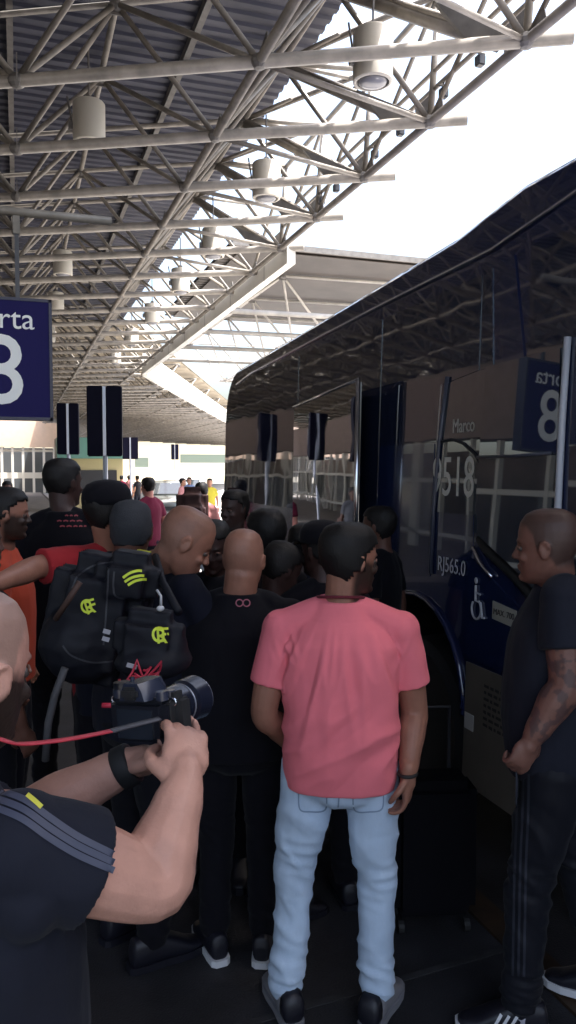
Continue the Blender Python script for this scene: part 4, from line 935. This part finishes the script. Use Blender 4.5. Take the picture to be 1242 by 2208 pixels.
# --- photographer, lower left
php = at(-130, 1014, 1.14); php.z = 0
def gray_fold(p, nn): return .004*noise.noise(Vector((p.x*7, p.y*7, p.z*5)))+.003*(1-2*abs(noise.noise(Vector((p.x*5+p.z*6, p.y*5, p.z*7-p.x*5)))))
ph = person('bald bearded photographer in a charcoal striped T-shirt raising his arms at lower left', php, VIEW+34, 1.76, 1.16, 'pale', C_CHAR, C_TRACK, M_SHOE, M_SOLE, stub=((.20, .15, .12), .55), beard=(.016, .012, .010), head_yaw=-4, head_pitch=8, vox=.0045, shirt_vox=.006,
            fold=gray_fold, head_at=at(-66, 1447, 1.16), sleeve=.60, hem=.80, belly=.03, eyes=True,
            arms={'R': dict(world=True, sh=at(40, 1830, 1.07), el=at(326, 1905, 1.16), wr=at(398, 1690, 1.24), hd=at(402, 1590, 1.30)-at(398, 1690, 1.24), pn=at(330, 1590, 1.50)-at(405, 1600, 1.28), curl=.7, th=1.10, side=1, sleeve=.50),
                  'L': dict(world=True, sh=at(-60, 1790, 1.42), el=at(60, 1765, 1.40), wr=at(280, 1645, 1.40), hd=at(350, 1632, 1.40)-at(280, 1645, 1.40), pn=(0, -.2, 1), curl=.5, th=1.05, side=1, sleeve=.5)})
pg = ph['body']; T0 = ph['pos']
mb = MB(); c = at(272, 1652, 1.40)-T0; dd = (at(280, 1645, 1.40)-at(60, 1765, 1.40)).normalized(); u = dd.orthogonal().normalized(); v = dd.cross(u)
mb.loft([[c+dd*off+(u*math.cos(t)+v*math.sin(t))*rr for t in np.linspace(0, 2*math.pi, 25)[:-1]] for off, rr in ((-.014, .031), (-.014, .038), (-.011, .040), (.011, .038), (.014, .037), (.014, .031))])
wb = link('wristwatch', mb.mesh('wristwatch'), M_RUB, pg, True)
for k, off in enumerate((0, 22, 44)):
    vs = px_ribbon([(-12, 1700+off*.9), (50, 1722+off), (110, 1764+off), (170, 1804+off*.9), (246, 1842+off*.8)], 1.05, .0085, 14)
    drape(vs, ph['shirt'], pg, 'shoulder_stripe', mat('grey_blue_stripe', (.045, .052, .085), .6), view_dir(110, 1790), .002)
vs = px_ribbon([(58, 1712), (75, 1726), (90, 1740)], 1.05, .006, 4); drape(vs, ph['shirt'], pg, 'collar_piping', MATS['yellow_piping'], view_dir(75, 1726), .003)

# ------------------------------------------------------------------ DSLR camera held by the photographer
cc = at(312, 1548, 1.37); camd = empty('photo_camera', cc); tag(camd, 'black camera with a big zoom lens raised by the photographer', 'camera')
LX = (at(424, 1502, 1.50)-at(318, 1546, 1.37)).normalized()        # lens axis
LU = (Vector((0, 0, 1))-LX*LX.z).normalized(); LU = (Matrix.Rotation(R(-6), 3, LX)@LU); LR = LX.cross(LU)
CM = Matrix((LX, LR, LU)).transposed()
M_CAM = mat('camera_body', (.010, .011, .017), .3, bump=.0006, bscale=250); M_LENS = mat('lens_barrel', (.012, .014, .026), .22)
b = MB(); b.box((0, 0, 0), (.05, .125, .078), CM, bev=.012); b.build('body', M_CAM, camd, 'auto')
b = MB(); b.loft([[CM@Vector((x, y*k, z)) for y, z in ((-.034, .036), (.034, .036), (.028, .052), (.018, .066), (-.018, .066), (-.028, .052))] for x, k in ((-.03, .8), (-.02, 1), (.025, 1), (.036, .8))]); b.build('viewfinder_hump', mat('camera_top_highlight', (.026, .031, .052), .22), camd, 'auto')  # lighter bluish colour than the body paints the highlight on hump and buttons
for x, y, r_, h in ((-.005, -.046, .013, .012), (.012, .05, .009, .008), (-.012, .052, .011, .012), (.0, -.02, .004, .032)):
    b = MB(); b.tube(CM@Vector((x, y, .036)), CM@Vector((x, y, .039+h)), r_, 14); b.build('button', MATS['camera_top_highlight'], camd, 'auto')
b = MB(); b.box(CM@Vector((-.0265, .0, -.004)), (.003, .075, .05), CM); b.build('screen', mat('lcd', (.02, .025, .035), .08, spec=.8), camd)
for y in (.048, -.048):
    b = MB(); b.path([CM@Vector((0, y*1.35+.006*math.cos(t), .03+.006*math.sin(t))) for t in np.linspace(0, 6.28, 12)[:-1]], .0015, 6, True); b.build('strap_ring', M_CHROME, camd)
b = MB(); b.box(CM@Vector((.015, .062, -.005)), (.05, .035, .10), CM, bev=.014); b.build('grip', M_RUB, camd, 'auto')
b = MB(); b.box(CM@Vector((-.034, 0, .050)), (.016, .034, .022), CM, bev=.006); b.build('eyepiece', M_RUB, camd)
b = MB(); n = 36; prof = [(.022, .033), (.032, .035), (.034, .033), (.060, .034), (.062, .037), (.098, .037), (.100, .0345), (.112, .0345), (.114, .040), (.150, .042), (.152, .039), (.153, .036), (.146, .034), (.140, .012)]
b.loft([[CM@Vector((x, r*math.cos(2*math.pi*k/n), r*math.sin(2*math.pi*k/n))) for k in range(n)] for x, r in prof]); b.build('lens', M_LENS, camd, 'auto')
for x, r in ((.104, .0352), (.1535, .0385)):
    b = MB(); b.path([CM@Vector((x, r*math.cos(t), r*math.sin(t))) for t in np.linspace(0, 2*math.pi, 33)[:-1]], .0015, 6, True); b.build('lens_ring', mat('lens_ring', (.35, .35, .4), .3, metal=.6), camd, True)
b = MB(); b.tube(CM@Vector((.0, -.045, .047)), CM@Vector((.0, -.045, .062)), .015, 16); b.build('dial', M_CHROME if False else M_CAM, camd, 'auto')
def strap(pts, wd, name, m):
    vs, fs = ribbon([p-cc for p in pts], wd, (0.3, -.2, 1), 8, 2); b = MB(); b.add(vs, fs)
    o = link(name, b.mesh(name), m, camd, True); md = o.modifiers.new('t', 'SOLIDIFY'); md.thickness = .002; return o
strap([at(345, 1548, 1.30), at(290, 1562, 1.25), at(240, 1575, 1.18)], .010, 'neck_strap', mat('strap_grey', (.06, .06, .07), .6))
strap([at(240, 1575, 1.18), at(150, 1592, 1.1), at(60, 1602, 1.05), at(20, 1598, 1.02), at(-60, 1570, 1.0)], .008, 'red_strap', mat('strap_red', (.45, .03, .05), .6))

# ------------------------------------------------------------------ backpack with crest, stripes, box pocket
M_BAG = mat('bag_nylon', (.0065, .007, .011), .6, bump=.003, bscale=14, spec=.2); M_YG = mat('neon_yellow', (.62, .72, .05), .6)
def blob(parts, vox, name, m, parent, sm=4):
    b = MB()
    for p in parts: b.ell(*p) if len(p) < 4 else b.box(p[0], p[1], p[2], p[3])
    me = bake(b, vox, sm); me.materials.clear(); noise_disp(me, lambda p, nn: .006*noise.noise(p*9)+.003*noise.noise(p*24)); return link(name, me, m, parent, True)
bc = at(235, 1320, 2.72); bpk = empty('backpack', bc); tag(bpk, 'large black backpack with neon stripes and a neon club monogram on its left', 'backpack')
RX = Matrix.Rotation(-YAW, 3, 'Z')
def rel(px, py, D): return at(px, py, D)-bc
main = blob([(rel(215, 1330, 2.74), (.34, .28, .44), RX@Matrix.Rotation(R(12), 3, 'Y'), .07), (rel(280, 1250, 2.68), (.22, .2, .2), RX@Matrix.Rotation(R(8), 3, 'Y'), .05), (rel(180, 1385, 2.68), (.15, .12, .14))], .009, 'main_bag', M_BAG, bpk)
for dx in (0,):
    for s, (pa, pb_) in enumerate((((262, 1246), (288, 1228)), ((266, 1256), (294, 1240)), ((274, 1264), (300, 1249)))):
        pts = [(pa[0], pa[1]), ((pa[0]+pb_[0])/2+3, (pa[1]+pb_[1])/2-2), (pb_[0]+8, pb_[1]+1), (pb_[0]+20, pb_[1]+1)]
        vs = px_ribbon(pts, 2.3, .0085, 6); drape(vs, main, bpk, 'neon_stripe', M_YG, view_dir(290, 1245), .004)
for pts in ([(150, 1262), (165, 1230), (200, 1205), (250, 1196)], [(128, 1400), (150, 1425), (200, 1442), (250, 1440)], [(252, 1222), (250, 1260), (262, 1285), (330, 1290)], [(238, 1210), (236, 1260), (232, 1330), (226, 1400)]):
    vs = px_ribbon(pts, 2.3, .006, 8); drape(vs, main, bpk, 'zip', mat('zip_grey', (.022, .023, .030), .4, bump=.002, bscale=300), view_dir(200, 1320), .003)
def crest(px, py, D, size, target, parent, tilt, d=None):
    X = Vector((math.cos(YAW), -math.sin(YAW), 0)); U = Vector((0, 0, 1)); X, U = X*math.cos(tilt)+U*math.sin(tilt), U*math.cos(tilt)-X*math.sin(tilt)
    vs = []; fs = []
    for ch, dx, dy, sc in (('C', -.14, .05, 1.05), ('R', .02, -.02, 1.0), ('F', .20, .03, .95)):
        v, f = text_geo(ch, size*sc, 0, size*.018); o = len(vs); vs += [at(px, py, D)+X*(p.x*.85+dx*size)+U*(p.y+dy*size) for p in v]; fs += [tuple(i+o for i in q_) for q_ in f]
    drape((vs, fs), target, parent, 'monogram', M_YG, view_dir(px, py), .005)
crest(192, 1310, 2.3, .062, main, bpk, R(18))
b = MB(); b.path([rel(338, 1272, 2.36), rel(347, 1285, 2.35), rel(347, 1308, 2.35)], .004, 6); b.ell(rel(346, 1312, 2.35), (.012, .008, .009)); b.build('zip_cord', mat('pale_cord', (.45, .45, .47), .5), bpk, True)
b = MB(); b.path([rel(120, 1335, 2.5), rel(150, 1290, 2.46), rel(172, 1255, 2.46)], .010, 8); b.build('shoulder_strap', mat('strap_brown', (.06, .03, .022), .7), bpk, True)
b = MB(); b.path([rel(140, 1440, 2.5), rel(118, 1500, 2.5), rel(104, 1560, 2.5), rel(98, 1640, 2.52)], .012, 8); b.build('loose_strap', mat('strap_grey2', (.05, .05, .055), .7), bpk, True)
bd = at(325, 1370, 2.38); bag = empty('shoulder_bag', bd); tag(bag, 'small black shoulder bag with neon monogram hanging in front of the backpack', 'bag')
body_b = blob([(at(322, 1372, 2.38)-bd, (.21, .15, .17), RX@Matrix.Rotation(R(6), 3, 'Y'), .04), (at(330, 1425, 2.36)-bd, (.12, .08, .055)), (at(372, 1400, 2.38)-bd, (.045, .06, .07))], .008, 'bag_body', M_BAG, bag)
crest(347, 1372, 2.1, .062, body_b, bag, R(4))
b = MB(); rr = random.Random(3); pts = [at(rr.uniform(268, 360), rr.uniform(1420, 1478), 2.22+rr.uniform(-.02, .02))-bd for _ in range(16)]
sp = []
for i in range(len(pts)-1):
    for t in (0, .25, .5, .75): sp.append(pts[i].lerp(pts[i+1], t)+Vector((0, 0, -.01*math.sin(t*math.pi))))
b.path(sp, .0035, 6); b.path([at(257, 1465, 2.2)-bd, at(262, 1495, 2.18)-bd, at(259, 1515, 2.18)-bd], .004, 6); b.path([at(259, 1520, 2.18)-bd, at(235, 1521, 2.18)-bd, at(220, 1521, 2.18)-bd], .008, 6)
b.build('red_cord', mat('red_cord', (.42, .02, .045), .5), bag, True)
for (x, y, ww) in ((230, 1362, .02), (228, 1378, .02), (284, 1436, .03)):
    b = MB(); b.box(at(x, y, 2.24)-bd, (ww, .006, .012), Matrix.Rotation(R(20), 3, 'Y')); b.build('buckle', mat('buckle', (.3, .3, .33), .4), bag)
b = MB(); b.path([at(385, 1320, 2.45)-bd, at(350, 1255, 2.62)-bd, at(335, 1200, 2.82)-bd], .014, 8); b.build('carry_strap', M_BAG, bag, True)
# brown pack on the far walker
w0 = at(415, 1090, 10.1); wpk = empty('walker_backpack', w0); wpk.name = 'backpack'; tag(wpk, 'dark brown backpack worn by the rose shirted walker', 'backpack')
blob([((0, 0, 0), (.42, .22, .50), RX, .1), ((0, -.1, -.08), (.3, .14, .24), RX, .05)], .02, 'main_bag', mat('brown_pack', (.05, .018, .018), .7), wpk)
# dark wheeled case standing by the bus, between the two men
sc = at(935, 1014, 3.3); su = empty('suitcase', (sc.x, sc.y, 0), R(-15)); tag(su, 'black upright suitcase in the shadow between pink shirt man and bus', 'suitcase')
b = MB(); b.box((0, 0, .36), (.36, .22, .58), bev=.04); b.build('shell', mat('case_black', (.002, .002, .004), .85, spec=.15), su, 'auto')
b = MB(); b.path([(-.1, .08, .64), (-.1, .08, .92), (.1, .08, .92), (.1, .08, .64)], .009, 8); b.build('handle', M_DARK, su)
for x in (-.14, .14):
    for y in (-.07, .07): b = MB(); b.tube((x-.012, y, .03), (x+.012, y, .03), .03, 12); b.build('wheel', M_RUB, su)
